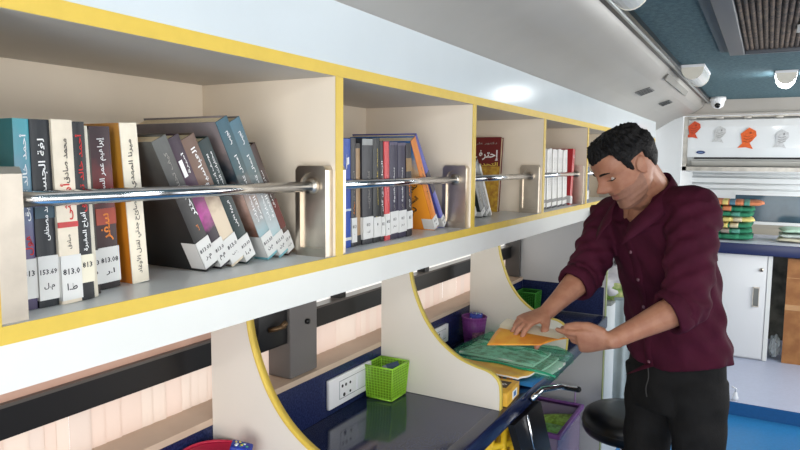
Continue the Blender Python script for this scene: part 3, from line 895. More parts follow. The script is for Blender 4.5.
def round_cup(label, x, y, col, r0, r1, h, lab=True):
    t = thing('pencil_cup', label, 'pencil cup', (x, y, DZ + 0.001))
    solid = mat('cup_%d_%d_%d' % col, col, 0.35)
    mb = MB(); mb.lathe([(0.0005, 0.001), (r0, 0.001), (r0, 0), (r1, h), (r1 - .002, h), (r0 - .002, .003), (0.0005, .003)], 30)
    mb.build('body', film('cup_film_%d_%d_%d' % col, col, 0.12, 0.35), t)
    mb = MB(); mb.lathe([(r1 + .002, h - .004), (r1 + .003, h), (r1, h + .002), (r1 - .003, h), (r1 - .0028, h - .004), (r1 + .002, h - .004)], 30)
    mb.build('rim', solid, t)
    mb = MB()
    for k in range(26):
        a = 2 * PI * k / 26
        b_ = a + 2 * PI / 26 * 2
        mb.tube([(r0 * math.cos(a), r0 * math.sin(a), .002), (r1 * math.cos(a), r1 * math.sin(a), h)], 0.0011, 0, 5, cap=False)
    for k in range(1, 7):
        rr = r0 + (r1 - r0) * k / 7 + .0006
        mb.tube([(rr * math.cos(2 * PI * i / 24), rr * math.sin(2 * PI * i / 24), h * k / 7) for i in range(25)], 0.0011, 0, 5, cap=False)
    mb.build('mesh_sides', solid, t)
    if lab:
        mb = MB()
        # paper tag on the front, curved
        for i in range(8):
            a0, a1 = R(-75 + i * 9), R(-75 + (i + 1) * 9)
            rr = r0 + .006
            mb.face([(rr * math.cos(a0), rr * math.sin(a0), .014), (rr * math.cos(a1), rr * math.sin(a1), .014), (rr * math.cos(a1) * 1.03, rr * math.sin(a1) * 1.03, .05), (rr * math.cos(a0) * 1.03, rr * math.sin(a0) * 1.03, .05)])
        mb.build('paper_tag', mat('purple_brown_tag', (150, 96, 120), 0.6, noise=0.6, nscale=120, col2=(90, 50, 80)), t)
    return t

round_cup('purple round mesh pencil cup filled with blue, on the desk', -0.945, 2.245, (132, 62, 140), 0.036, 0.047, 0.103)
round_cup('crimson round pencil cup at the lower left, before the nearest partition', -0.926, 0.886, (196, 36, 70), 0.048, 0.064, 0.108, lab=False)
BLUEP = mat('blue_star_wrap', (34, 60, 170), 0.45, noise=0.6, nscale=60, col2=(20, 36, 120))
def packet(label, x, y, z, rot, w, d, h):
    t = thing('pencil_sharpener_packet' if False else 'patterned_packet', label, 'packet', (x, y, z), rot)
    mb = MB(); mb.box(-w, w, -d, d, 0, h, 0, bev=min(w, d) * .3)
    mb.build('wrap', BLUEP, t)
    rnd = random.Random(int(x * 1000) & 255)
    mb = MB()
    for k in range(16):
        px, pz, r = rnd.uniform(-w * .8, w * .8), rnd.uniform(h * .08, h * .92), rnd.uniform(.0015, .0035)
        for sgn in (-1, 1):
            mb.tube([(px, sgn * d, pz), (px, sgn * (d + .0006), pz)], r, k % 3, 8)
        mb.tube([(rnd.uniform(-w * .8, w * .8), rnd.uniform(-d * .5, d * .5), h), ] * 1 + [(px * .9, 0, h + .0006)], r, k % 3, 8) if False else None
    for k in range(10):
        px, py, r = rnd.uniform(-w * .7, w * .7), rnd.uniform(-d * .6, d * .6), rnd.uniform(.0015, .0035)
        mb.tube([(px, py, h - .0004), (px, py, h + .0006)], r, k % 3, 8)
    mb.build('printed_dots', [mat('dot_white', (230, 236, 240), .5), mat('dot_green', (70, 170, 120), .5), mat('dot_yellow', (220, 200, 80), .5)], t)
packet('blue wrapped packet with white and green dots in the crimson cup', -0.900, 0.895, DZ + 0.010, (R(8), R(16), R(35)), 0.021, 0.014, 0.134)
packet('blue wrapped packet poking out of the purple cup', -0.945, 2.245, DZ + 0.006, (R(3), R(4), R(20)), 0.024, 0.018, 0.112)

# papers and booklets on the third bay --------------------------------------
YELP = mat('yellow_printed_card', (232, 184, 62), 0.45, noise=0.25, nscale=26, col2=(214, 160, 52))
yb = thing('carton_box', 'yellow carton with dark brown logo beside the second partition', 'box', (-0.69, 1.70, DZ + 0.001), (0, 0, R(3)))
mb = MB(); mb.box(-0.085, 0.085, -0.02, 0.100, 0, 0.040, 0, bev=0.002)
mb.build('carton', YELP, yb)
mb = MB()
mb.box(0.008, 0.068, 0.022, 0.078, 0.040, 0.0406, 0)
put_text(mb, 'HOO', (0.038, 0.05, 0.0408), 0.05, (1, 0, 0), (0, 1, 0), 1, maxh=0.042, bold=0.03)
mb.box(0.0848, 0.0856, 0.03, 0.075, 0.006, 0.03, 1); mb.box(0.085, 0.0859, 0.04, 0.065, 0.011, 0.025, 2)
mb.tube([(0.05, -0.0205, 0.018), (0.05, -0.0212, 0.018)], 0.010, 1, 12); mb.tube([(0.05, -0.0206, 0.018), (0.05, -0.0216, 0.018)], 0.004, 0, 10)
mb.build('printed_logo', [mat('dark_brown_print', (64, 44, 30), 0.5), T_W, mat('blue_logo_print', (70, 120, 180), 0.5)], yb)

def sheet(name, label, cat, pts, th, mats, curl=0.0, parts=(), group=None):
    """A thin booklet: quad pts (world, going round) with real thickness, gently curled."""
    P = [Vector(p) for p in pts]
    t = thing(name, label, cat, P[0], group=group)
    mb = MB()
    n = 10
    top, bot = [], []
    for i in range(n + 1):
        for j in range(n + 1):
            u, v = i / n, j / n
            p = P[0] * (1 - u) * (1 - v) + P[1] * u * (1 - v) + P[2] * u * v + P[3] * (1 - u) * v
            z = curl * (math.sin(PI * u) * 0.6 + math.sin(2 * PI * v + 1.0) * 0.4)
            top.append(p + Vector((0, 0, th + z)))
            bot.append(p + Vector((0, 0, z)))
    N = (n + 1) * (n + 1)
    fs, ms = [], []
    idx = lambda i, j: i * (n + 1) + j
    for i in range(n):
        for j in range(n):
            fs.append((idx(i, j), idx(i + 1, j), idx(i + 1, j + 1), idx(i, j + 1)))
    vs = top + bot
    mb.add(vs, fs, 0, True)
    mb.add(vs, [tuple(N + k for k in reversed(f)) for f in fs], 2, True)
    side = []
    for i in range(n):
        side += [(idx(i, 0), idx(i + 1, 0), N + idx(i + 1, 0), N + idx(i, 0)), (idx(i, n), idx(i + 1, n), N + idx(i + 1, n), N + idx(i, n)),
                 (idx(0, i), idx(0, i + 1), N + idx(0, i + 1), N + idx(0, i)), (idx(n, i), idx(n, i + 1), N + idx(n, i + 1), N + idx(n, i))]
    mb.add(vs, side, 1)
    wpart('booklet_body', mb, mats, t)
    return t

WHITEP = mat('white_paper', (232, 230, 224), 0.7)
YELSHEET = mat('yellow_illustrated_cover', (236, 192, 78), 0.4, noise=0.5, nscale=14, col2=(222, 160, 60))
yc = sheet('picture_book', 'yellow picture book lying tilted on the yellow carton', 'book', [(-0.93, 1.808, 0.852), (-0.616, 1.808, 0.853), (-0.600, 1.93, 0.842), (-0.93, 1.94, 0.842)], 0.005, [YELSHEET, WHITEP, YELSHEET], 0.006)
mb = MB()
rnd = random.Random(3)
for k in range(7):
    x, y = -0.86 + 0.035 * k, 1.86 - 0.006 * k + rnd.uniform(-.02, .02)
    mb.tube([(x, y, 0.8535), (x + .012, y + .008, 0.8540), (x + .018, y - .004, 0.8535)], 0.003, 0, 6)
wpart('printed_figures', mb, mat('ochre_print', (150, 96, 40), 0.5), yc)
BLUEF = film('blue_plastic_folder', (50, 120, 176), 0.15, 0.25)
bf = sheet('plastic_folder', 'blue plastic folder sticking out under the green one', 'folder', [(-0.93, 1.85, DZ + 0.003), (-0.592, 1.87, DZ + 0.003), (-0.588, 2.02, DZ + 0.006), (-0.93, 2.06, DZ + 0.006)], 0.011, [BLUEF, BLUEF, BLUEF], 0.004)
# stack of papers inside the green bag
wd = [('white paper stack showing at the open end of the green folder', (-0.86, -0.560), (1.965, 2.12), 0.834, WHITEP),
      ('grey printed booklet on top of papers inside the green folder', (-0.83, -0.585), (1.955, 2.13), 0.844, mat('grey_brown_cover', (150, 132, 122), 0.5, noise=0.6, nscale=60, col2=(200, 190, 184))),
      ('white brochure with pale print inside the green folder', (-0.88, -0.615), (1.965, 2.14), 0.853, mat('pale_brochure', (222, 226, 222), 0.5, noise=0.3, nscale=40, col2=(170, 150, 140)))]
for lb, (xa, xb), (ya, yb_), z, m in wd:
    sheet('booklet', lb, 'booklet', [(xa, ya, z), (xb, ya - 0.02, z), (xb + .01, yb_ - .03, z), (xa, yb_, z)], 0.007, [m, WHITEP, m], 0.003)
# the green bag: a soft pillow shaped film
gb = thing('plastic_bag', 'crinkled translucent green plastic document bag holding papers', 'bag', (-0.75, 1.98, DZ + 0.02))
GREENF = film('green_film', (110, 214, 172), 0.84, 0.18)
mb = MB()
n, m_ = 26, 18
rnd = random.Random(5)
def bagpt(u, v, top):
    x = -0.925 + u * 0.385
    y = 1.925 + v * 0.27 - 0.02 * u + 0.02 * math.sin(3 * PI * v)
    edge = min(1, 5 * min(u, 1 - u + 0.03)) * min(1, 4.5 * min(v, 1 - v))
    wr = 0.006 * math.sin(17 * u + 5 * v) + 0.005 * math.sin(23 * v - 9 * u) + 0.003 * math.sin(41 * u + 31 * v)
    base = DZ + 0.0235
    if top:
        return (x + 0.006 * math.sin(19 * v), y + 0.006 * math.sin(15 * u), base + 0.048 * edge ** 0.7 + wr * edge + 0.004)
    return (x + 0.006 * math.sin(19 * v), y + 0.006 * math.sin(15 * u), base - 0.002 - 0.0015 * edge)
for top in (True, False):
    vs = [bagpt(i / n, j / m_, top) for i in range(n + 1) for j in range(m_ + 1)]
    fs = [(i * (m_ + 1) + j, (i + 1) * (m_ + 1) + j, (i + 1) * (m_ + 1) + j + 1, i * (m_ + 1) + j + 1) for i in range(n) for j in range(m_)]
    mb.add(vs, fs, 0, True)
wpart('bag_film', mb, GREENF, gb)
mb = MB()
mb.tube([(bagpt(i / n, 0.03, True)[0], bagpt(i / n, 0.03, True)[1], bagpt(i / n, 0.03, True)[2] + .002) for i in range(n + 1)], 0.0035, 0, 8)
wpart('seam', mb, mat('green_seam', (30, 150, 110), 0.3), gb)

# booklet in the man's hands
hb = thing('booklet', 'orange booklet held open in both hands of the man', 'booklet', (-0.62, 1.86, 0.965))
ORG = mat('orange_page', (236, 172, 62), 0.5, noise=0.35, nscale=22, col2=(226, 140, 48))
Pq = [Vector((-0.704, 1.775, 0.955)), Vector((-0.548, 1.800, 0.972)), Vector((-0.490, 1.885, 0.978)), Vector((-0.705, 1.935, 0.982))]
mb = MB()
n = 12
def bq(u, v, k):
    p = Pq[0] * (1 - u) * (1 - v) + Pq[1] * u * (1 - v) + Pq[2] * u * v + Pq[3] * (1 - u) * v
    return p + Vector((0, 0, 0.012 * math.sin(PI * v * 0.9) * (1 - u * 0.6) + k))
for k, mi in ((0.0, 0), (0.002, 0)):
    vs = [bq(i / n, j / n, k) for i in range(n + 1) for j in range(n + 1)]
    mb.add(vs, [(i * (n + 1) + j, (i + 1) * (n + 1) + j, (i + 1) * (n + 1) + j + 1, i * (n + 1) + j + 1) for i in range(n) for j in range(n)], mi, True)
for (f0) in ([(i / n, 0) for i in range(n + 1)], [(i / n, 1) for i in range(n + 1)], [(0, j / n) for j in range(n + 1)], [(1, j / n) for j in range(n + 1)]):
    for a, b in zip(f0[:-1], f0[1:]):
        mb.face([bq(*a, 0), bq(*b, 0), bq(*b, 0.002), bq(*a, 0.002)], 0)
wpart('cover', mb, ORG, hb)
mb = MB()
for q in range(4):                                          # fanned white pages along the far edge
    vs = []
    for i in range(n + 1):
        for j in range(5):
            p = bq(i / n, 0.62 + 0.4 * j / 4 + 0.015 * q, 0.003 + 0.0022 * q + 0.0016 * j)
            vs.append(p)
    mb.add(vs, [(i * 5 + j, (i + 1) * 5 + j, (i + 1) * 5 + j + 1, i * 5 + j + 1) for i in range(n) for j in range(4)], 0, True)
wpart('pages', mb, mat('cream_pages', (240, 230, 206), 0.7), hb)

# ------------------------------------------------------------------ ceiling fittings
ve = thing('ceiling_vent', 'brown ribbed ceiling vent panel in a grey frame', 'vent', (0.2, 2.3, ZC))
vx0, vx1, vy0, vy1 = -0.165, 0.55, 1.25, 3.02
mb = MB()
for (a, b, c, d) in [(vx0, vx0 + .055, vy0, vy1), (vx1 - .055, vx1, vy0, vy1), (vx0 + .055, vx1 - .055, vy0, vy0 + .05), (vx0 + .055, vx1 - .055, vy1 - .022, vy1)]:
    mb.box(a, b, c, d, ZC - 0.022, ZC + 0.002, 0, bev=0.004)
wpart('frame', mb, mat('grey_vent_frame', (84, 88, 94), 0.4), ve)
mb = MB(); mb.box(vx0 - 0.035, vx0 - 0.004, vy0, vy1, ZC - 0.006, ZC + 0.001)
wpart('trim_strip', mb, mat('slate_strip', (70, 86, 94), 0.6), ve)
mb = MB()
n = 36
for k in range(n):
    x = vx0 + .055 + (vx1 - vx0 - .11) * (k + 0.5) / n
    mb.tube([(x, vy0 + .05, ZC - 0.006), (x, vy1 - .022, ZC - 0.002)], 0.0075, 0, 8)
mb.box(vx0 + .055, vx1 - .055, vy0 + .05, vy1 - .022, ZC - 0.004, ZC + 0.001, 0)
wpart('ribbed_grille', mb, mat('brown_ribbed_fabric', (110, 92, 78), 0.9, noise=0.55, nscale=46, col2=(60, 54, 52)), ve)
mb = MB(); mb.box(0.055, 0.075, 2.50, 2.60, ZC - 0.021, ZC - 0.012, 0); wpart('latch', mb, mat('pale_latch', (180, 180, 176), 0.4), ve)

LAMPW = mat('milky_lamp_cover', (226, 230, 228), 0.2, trans=0.25, spec=0.6)
def ceiling_lamp(label, x0, x1, y0, y1, lit, h=0.066):
    t = thing('ceiling_lamp', label, 'lamp', ((x0 + x1) / 2, (y0 + y1) / 2, ZC))
    xm, w = (x0 + x1) / 2, (x1 - x0) / 2
    out = []
    for i in range(13):
        a = PI + PI * i / 12
        out.append((xm + w * math.cos(a), ZC - 0.012 + (h - 0.012) * math.sin(a)))
    mb = MB(); mb.prism(out, y0 + .004, y1 - .004, 0, smooth_sides=False)
    wpart('diffuser', mb, mat('lit_lamp_cover', (246, 252, 255), 0.3, emit=34.0) if lit else LAMPW, t)
    mb = MB()
    o2 = [(xm + (p[0] - xm) * 1.04, ZC - 0.012 + (p[1] - ZC + 0.012) * 1.04) for p in out]
    mb.prism(o2, y0, y0 + .004)
    wpart('end_cap', mb, mat('cream_end_cap', (226, 220, 206), 0.4), t)
    mb = MB(); mb.prism(o2, y1 - .004, y1)
    wpart('end_cap', mb, mat('cream_end_cap', (226, 220, 206), 0.4), t)
    mb = MB(); mb.box(x0 - .004, x1 + .004, y0 - .004, y1 + .004, ZC - 0.012, ZC + 0.001, 0)
    wpart('base', mb, PLASTW, t)
    return t
ceiling_lamp('unlit half round ceiling lamp at the top edge of the picture beside the dark rail', -0.385, -0.29, 1.50, 1.80, False)
ceiling_lamp('unlit half round ceiling lamp beside the rail, above the security camera', -0.385, -0.29, 3.36, 3.70, False)
ceiling_lamp('lit white ceiling lamp glowing on the teal ceiling', 0.005, 0.095, 3.76, 3.98, True)
ceiling_lamp('lit white ceiling lamp in the aisle close to the viewer', 0.30, 0.40, 0.55, 0.90, True)
ceiling_lamp('lit white ceiling lamp in the aisle behind the viewer', 0.30, 0.40, -0.95, -0.6, True)
# slots and plates on the cove
for (u, v, w, d, lab, c_) in [(-0.555, 3.42, 0.07, 0.15, 'small grey speaker slot on the cove, nearer of two', (120, 120, 118)), (-0.550, 4.12, 0.06, 0.13, 'small dark grey slot on the cove, farther of two', (92, 96, 96))]:
    t = thing('cove_slot', lab, 'vent', (u, v, 1.857))
    mb = MB()
    sl = Vector((1, 0, 0.36)).normalized()
    nn_ = Vector((0.36, 0, -1)).normalized()
    b_ = Vector((u, v, 1.8575))
    M = Matrix(((sl.x, 0, nn_.x, b_.x), (sl.y, 1, nn_.y, b_.y), (sl.z, 0, nn_.z, b_.z), (0, 0, 0, 1)))
    mb.box(-w / 2, w / 2, -d / 2, d / 2, -0.001, 0.005, 0, M=M)
    for k in range(4):
        mb.box(-w / 2 + .006, w / 2 - .006, -d / 2 + d * (k + .3) / 4, -d / 2 + d * (k + .6) / 4, 0.004, 0.0065, 1, M=M)
    wpart('slot_plate', mb, [mat('slot_%d' % c_[0], c_, 0.5), DARKG], t)
t = thing('cove_plate', 'long thin grey plate on the cove edge just under the dark ceiling rail', 'plate', (-0.45, 3.7, 1.91))
M = Matrix(((0.46, 0, -0.888, -0.447), (0, 1, 0, 3.72), (0.888, 0, 0.46, 1.914), (0, 0, 0, 1)))
mb = MB(); mb.box(-0.017, 0.012, -0.42, 0.42, -0.006, 0.002, 0, M=M)
mb.v = [(v[0] + .004, v[1], v[2] - .002) for v in mb.v]
wpart('plate', mb, mat('grey_plate', (120, 118, 112), 0.5), t)
mb = MB()
for yy in (3.34, 4.1):
    pass
mb.tube([(-0.452, 3.36, 1.900), (-0.446, 3.36, 1.895)], 0.006, 0, 10)
wpart('screw', mb, STEEL, t)
# security camera
t = thing('security_camera', 'white dome security camera with black lens at the ceiling corner', 'camera', (-0.335, 5.05, ZC))
mb = MB(); mb.lathe([(0.0005, ZC), (0.052, ZC), (0.052, ZC - .02), (0.044, ZC - .03), (0.042, ZC - .05), (0.036, ZC - .066), (0.02, ZC - .076), (0.0005, ZC - .079)], 28, M=Matrix.Translation((-0.335, 5.05, 0)))
wpart('housing', mb, PLASTW, t)
mb = MB()
d = Vector((0.06, -0.9, -0.42)).normalized()
c0 = Vector((-0.335, 5.05, ZC - 0.043))
mb.tube([c0 + d * 0.030, c0 + d * 0.047], [0.020, 0.017], 0, 18)
wpart('lens', mb, mat('black_lens', (10, 10, 12), 0.1), t)

# ------------------------------------------------------------------ air conditioner and its frame
ac = thing('air_conditioner', 'white wall air conditioner with paper fish stuck on its front', 'air conditioner', (0.05, 5.5, 1.55))
ax0, ax1 = -0.548, 0.36
mb = MB()
pr = [(5.64, 1.845), (5.44, 1.845), (5.405, 1.83), (5.395, 1.78), (5.392, 1.62), (5.40, 1.553), (5.64, 1.553)]
mb.prism(pr, ax0, ax1, 0, axis='X')
wpart('housing', mb, mat('glossy_ac_white', (226, 230, 232), 0.08, spec=0.6), ac)
mb = MB(); mb.prism([(5.64, 1.5528), (5.41, 1.5528), (5.43, 1.52), (5.46, 1.487), (5.64, 1.487)], ax0, ax1, 0, axis='X')
wpart('outlet', mb, mat('ac_outlet', (196, 198, 196), 0.35), ac)
mb = MB(); mb.box(ax0 + .05, ax1, 5.398, 5.42, 1.540, 1.5535, 0); wpart('louver_gap', mb, DARKG, ac)
mb = MB(); mb.prism([(5.405, 1.525), (5.412, 1.53), (5.455, 1.492), (5.448, 1.488)], ax0 + .03, ax1, 0, axis='X'); wpart('louver', mb, mat('ac_louver', (206, 206, 202), 0.3), ac)
mb = MB()
ring = [(-0.455 + 0.031 * math.cos(2 * PI * k / 24), 1.590 + 0.0125 * math.sin(2 * PI * k / 24)) for k in range(24)]
mb.prism(ring, 5.3915, 5.40, 0)
ring = [(-0.455 + 0.018 * math.cos(2 * PI * k / 16), 1.590 + 0.003 * math.sin(2 * PI * k / 16)) for k in range(16)]
mb.prism(ring, 5.391, 5.3914, 1)
wpart('badge', mb, [mat('navy_badge', (24, 52, 110), 0.3), mat('badge_light', (120, 150, 190), 0.4)], ac)
fr = thing('ac_frame', 'worn aluminium channel frame around the air conditioner', 'frame', (-0.57, 5.45, 1.5))
ALU = mat('worn_channel', (186, 182, 174), 0.35, metal=0.5, noise=0.25, nscale=20)
mb = MB(); mb.box(-0.577, -0.549, 5.37, 5.64, 1.452, 1.857, 0); wpart('side_channel', mb, ALU, fr)
mb = MB(); mb.box(-0.577, 1.1, 5.37, 5.64, 1.452, 1.482, 0); wpart('bottom_channel', mb, ALU, fr)
mb = MB(); mb.box(-0.549, 1.1, 5.37, 5.64, 1.8455, 1.8565, 0); wpart('top_channel', mb, ALU, fr)
for x in (-0.545, -0.36, -0.18, 0.02):
    mb = MB(); mb.box(x, x + .05, 5.362, 5.38, 1.836, 1.856, 0, bev=.002); wpart('clip', mb, ALU, fr)

FISH = [(-0.5, 0.05), (-0.16, 0.42), (0.30, 0.50), (0.52, 0.10), (0.36, -0.05), (0.18, -0.12), (0.02, -0.2), (0.1, -0.5), (-0.26, -0.36), (-0.62, -0.40), (-0.42, -0.18)]
FISH = [(0.05, 0.5), (0.34, 0.34), (0.38, 0.12), (0.22, -0.08), (0.10, -0.20), (0.26, -0.48), (-0.05, -0.40), (-0.42, -0.42), (-0.22, -0.22), (-0.26, 0.0), (-0.30, 0.22)]
def fish(label, x, z, s, col, sx=1, tail=True, faint=False):
    t = thing('paper_fish', label, 'paper cutout', (x, 5.39, z))
    yy = {True: 5.3885, False: 5.3885}[True]
    out = [(x + sx * p[0] * s * 0.95, z + p[1] * s) for p in FISH]
    mb = MB(); mb.prism(out, yy, yy + 0.0012, 0)
    wpart('cutout', mb, mat('fish_paper_%d_%d' % (col[0], col[1]), col, 0.6, noise=0.2, nscale=60), t)
    mb = MB()
    mb.tube([(x + sx * 0.12 * s, yy - .0006, z + 0.26 * s), (x + sx * 0.12 * s, yy + .0006, z + 0.26 * s)], s * 0.05, 0, 10)
    for k in range(3):
        zz = z + (0.12 - 0.12 * k) * s
        mb.tube([(x - 0.16 * s * sx, yy - .0004, zz), (x + 0.02 * s, yy - .0004, zz - 0.05 * s), (x + 0.2 * s * sx, yy - .0004, zz + .02 * s)], s * 0.012, 0, 6)
    wpart('drawn_lines', mb, mat('fish_lines_%d' % col[0], tuple(int(c * 0.72) for c in col), 0.6), t)
fish('red orange paper fish at the left edge of the air conditioner', -0.512, 1.757, 0.135, (208, 78, 40), 1)
fish('bright orange paper fish in the middle of the air conditioner', -0.148, 1.690, 0.160, (232, 104, 44), 1)
fish('faint silver grey fish between the two orange fish', -0.335, 1.720, 0.125, (204, 206, 206), 1)
fish('faint silver grey fish right of the bright orange one', 0.065, 1.683, 0.135, (206, 208, 210), 1)

# ------------------------------------------------------------------ far counter
CY = 5.28
CZ = 0.932
co = thing('rear_counter', 'lilac topped counter with navy front edge across the far end', 'counter', (0.2, CY, CZ))
mb = MB(); mb.box(-1.02, 1.2, CY - .01, 6.04, CZ - 0.03, CZ); wpart('worktop', mb, mat('lilac_grey_top', (206, 210, 226), 0.3, noise=0.04, nscale=20), co)
mb = MB(); mb.box(-1.02, 1.2, CY - .03, CY - .0101, CZ - 0.078, CZ + .001, 0, bev=.003); wpart('front_edge', mb, mat('navy_counter_edge', (30, 40, 84), 0.3), co)
cb = thing('cabinet', 'white cabinet with sliding door, steel pull and round lock under the far counter', 'cabinet', (-0.3, CY + .05, 0.081))
mb = MB(); mb.box(-1.02, 0.062, CY + .02, 6.1, 0.082, CZ - 0.032); wpart('body', mb, mat('cabinet_white', (216, 218, 222), 0.4), cb)
mb = MB(); mb.box(-0.40, 0.028, CY, CY + .018, 0.095, CZ - 0.082, 0, bev=.002)
dr = wpart('door', mb, mat('door_white', (222, 224, 226), 0.35), cb)
def sub(mb, name, m, parent, root):
    o = mb.build(name, m)
    o.data.transform(Matrix.Translation(-root.location))
    o.parent = parent
    return o
mb = MB()
mb.box(-0.052, -0.048, CY - .012, CY, 0.475, 0.62); mb.box(-0.014, -0.010, CY - .012, CY, 0.475, 0.62); mb.box(-0.052, -0.010, CY - .012, CY, 0.475, 0.482); mb.box(-0.052, -0.010, CY - .012, CY, 0.613, 0.62)
mb.box(-0.05, -0.012, CY - .002, CY, 0.478, 0.616, 1)
sub(mb, 'handle', [STEEL, mat('steel_recess', (120, 120, 116), 0.3, metal=0.6)], dr, cb)
mb = MB(); mb.tube([(-0.005, CY - .008, 0.748), (-0.005, CY, 0.748)], 0.014, 0, 16); mb.tube([(-0.005, CY - .0088, 0.748), (-0.005, CY - .008, 0.748)], 0.006, 1, 10)
sub(mb, 'lock', [STEEL, DARKG], dr, cb)
mb = MB(); mb.box(0.034, 0.060, CY, CY + .02, 0.085, CZ - 0.082); wpart('side_strip', mb, mat('strip_white', (226, 228, 226), 0.4), cb)
# dark gap right of the cabinet, with a brown board leaning in it
mb = MB(); mb.box(0.07, 1.2, 6.0, 6.1, 0.081, CZ - .04)
gapo = struct('wall_far_recess', mb, mat('dark_recess', (60, 62, 58), 0.8, noise=0.4, nscale=9, col2=(96, 96, 88)))
t = thing('wooden_board', 'light brown wooden board standing in the gap under the far counter', 'board', (0.3, CY + .05, 0.081), (0, 0, 0))
mb = MB(); mb.box(0.155, 0.62, CY + .03, CY + .06, 0.0818, 0.84, 0)
wpart('board', mb, mat('brown_wood_board', (170, 116, 66), 0.5, noise=0.25, nscale=12, col2=(146, 94, 50)), t)
mb = MB(); mb.box(0.154, 0.621, CY + .0285, CY + .0615, 0.47, 0.51, 0); mb.box(0.1545, 0.621, CY + .0288, CY + .061, 0.70, 0.705, 0)
wpart('tape', mb, mat('shiny_tape', (186, 140, 92), 0.2), t)
t = thing('clear_bag', 'crumpled clear plastic bag at the foot of the dark gap', 'bag', (0.11, 5.42, 0.081))
bm = bmesh.new(); bmesh.ops.create_icosphere(bm, subdivisions=3, radius=1)
rnd = random.Random(9)
for v in bm.verts:
    k = 0.85 + rnd.uniform(-.12, .2)
    v.co = Vector((v.co.x * .042 * k, v.co.y * .09 * k, max(-0.8, v.co.z) * .10 * k + .085))
mb = MB(); mb.bm(bm, 0, False); mb.build('film', film('clear_film', (200, 208, 210), 0.45, 0.1), t)
# striped folded cloth bags
cols = {'o': (214, 132, 92), 'y': (226, 208, 128), 'b': (86, 128, 150), 'g': (44, 128, 96), 't': (90, 156, 140), 'r': (196, 84, 62), 'm': (150, 140, 132), 'c': (214, 200, 170)}
layers = [('green folded cloth bag at the bottom of the pile on the far counter', 'gg', 'g'), ('brown and green folded cloth bag, second from the bottom of the pile', 'ocmt', 'g'),
          ('cream and blue folded cloth bag in the middle of the pile', 'bcyc', 'g'), ('yellow and red folded cloth bag, third from the top of the pile', 'royc', 'y'),
          ('teal folded cloth bag, second from the top of the pile', 'gtgt', 'g'), ('orange edged folded cloth bag just under the top striped one', 'coog', 'g'), ('wide striped cloth bag crowning the pile on far counter', 'mroybot', 'o')]
z = CZ + 0.002
for i, (lb, st, ec) in enumerate(layers):
    th = 0.0425 if i else 0.049
    w1 = [-0.075, -0.085, -0.085, -0.075, -0.08, -0.075, -0.015][i] + 0.0
    t = thing('cloth_bag', lb, 'cloth bag', (-0.25, 5.60, z), (R(0.6 * (i % 3 - 1)), 0, R([0, 2, -2, 3, -1, 2, 1][i])), group='folded cloth bags on the far counter')
    x0, x1 = -0.22, w1 + 0.25
    mb = MB()
    mats = [mat('cloth_' + ec, cols[ec], 0.85, noise=0.15, nscale=60, bump=0.3, bscale=90)]
    n = 14
    def prof_(x):
        out = []
        for k in range(12):
            a = 2 * PI * k / 12
            out.append((x, 0.19 * (1 if abs(math.cos(a)) < 1e-6 else (abs(math.cos(a)) ** .45) * (1 if math.cos(a) > 0 else -1)), th / 2 * 0.96 + th / 2 * 0.94 * (abs(math.sin(a)) ** .8) * (1 if math.sin(a) > 0 else -1)))
        return out
    rings = []
    for q in range(n + 1):
        u = q / n
        x = x0 + (x1 - x0) * u
        k = 1.0 if u < .86 else math.sqrt(max(0.04, 1 - ((u - .86) / .14) ** 2))
        rr_ = [(p[0], p[1] * (0.9 + .1 * k), th / 2 + (p[2] - th / 2) * k + 0.004 * math.sin(7 * u + i) * (i > 0) * 0.5) for p in prof_(x)]
        rings.append(rr_)
    mb.loft(rings, 0)
    mb.build('cloth_body', mats, t)
    # printed stripes: narrow bands laid over the fold
    ns = len(st)
    for si, ch in enumerate(st):
        mb = MB()
        mi = 0
        ra = []
        for q in range(5):
            u = 0.06 + 0.74 * (si + 0.1 + 0.8 * q / 4) / ns
            x = x0 + (x1 - x0) * u
            ra.append([(p[0], p[1] * 1.004, th / 2 + (p[2] - th / 2) * 1.05 + 0.004 * math.sin(7 * u + i) * (i > 0) * 0.5) for p in prof_(x)])
        mb.loft(ra, 0, cap=True)
        mb.build('stripe', mat('cloth_' + ch, cols[ch], 0.85, noise=0.15, nscale=60, bump=0.3, bscale=90), t)
    z += th * 0.985
# pale folded sheets on the right
z = CZ + 0.002
for i, (lb, c_) in enumerate([('cream folded cloth at the bottom of the small right pile', (206, 202, 180)), ('pale grey folded cloth in the middle of the right pile', (190, 200, 196)), ('mint green folded cloth on top of the right pile', (178, 212, 192))]):
    t = thing('folded_cloth', lb, 'cloth', (0.26, 5.62, z), (0, 0, R(4 * (i - 1))), group='pale folded cloths on the far counter')
    mb = MB()
    th = 0.032
    rings = []
    for q in range(15):
        u = q / 14
        k = math.sqrt(max(0.05, 1 - max(0, (0.16 - u) / .16) ** 2)) * math.sqrt(max(0.05, 1 - max(0, (u - .84) / .16) ** 2))
        x = -0.175 + 0.36 * u + 0.008 * i
        rings.append([(x, 0.15 * math.copysign(abs(math.cos(a)) ** .5, math.cos(a)), th / 2 + th / 2 * k * math.copysign(abs(math.sin(a)) ** .7, math.sin(a)) + 0.0035 * math.sin(9 * u + 3 * i)) for a in [2 * PI * j / 14 for j in range(14)]])
    mb.loft(rings, 0)
    mb.build('folds', mat('sheet_%d' % c_[0], c_, 0.8, noise=0.1, nscale=30, bump=0.3, bscale=60), t)
    mb = MB(); mb.loft([[(p[0], p[1] * 1.01 - .001, p[2] * .5 + .004) for p in r] for r in rings[3:11]], 0)
    mb.build('turned_edge', mat('sheet_edge_%d' % c_[0], tuple(int(c * .88) for c in c_), 0.8), t)
    z += th * 1.06
t = thing('cable_plug', 'small white plug lying on the platform edge near the trousers', 'plug', (-0.10, 4.30, 0.081))
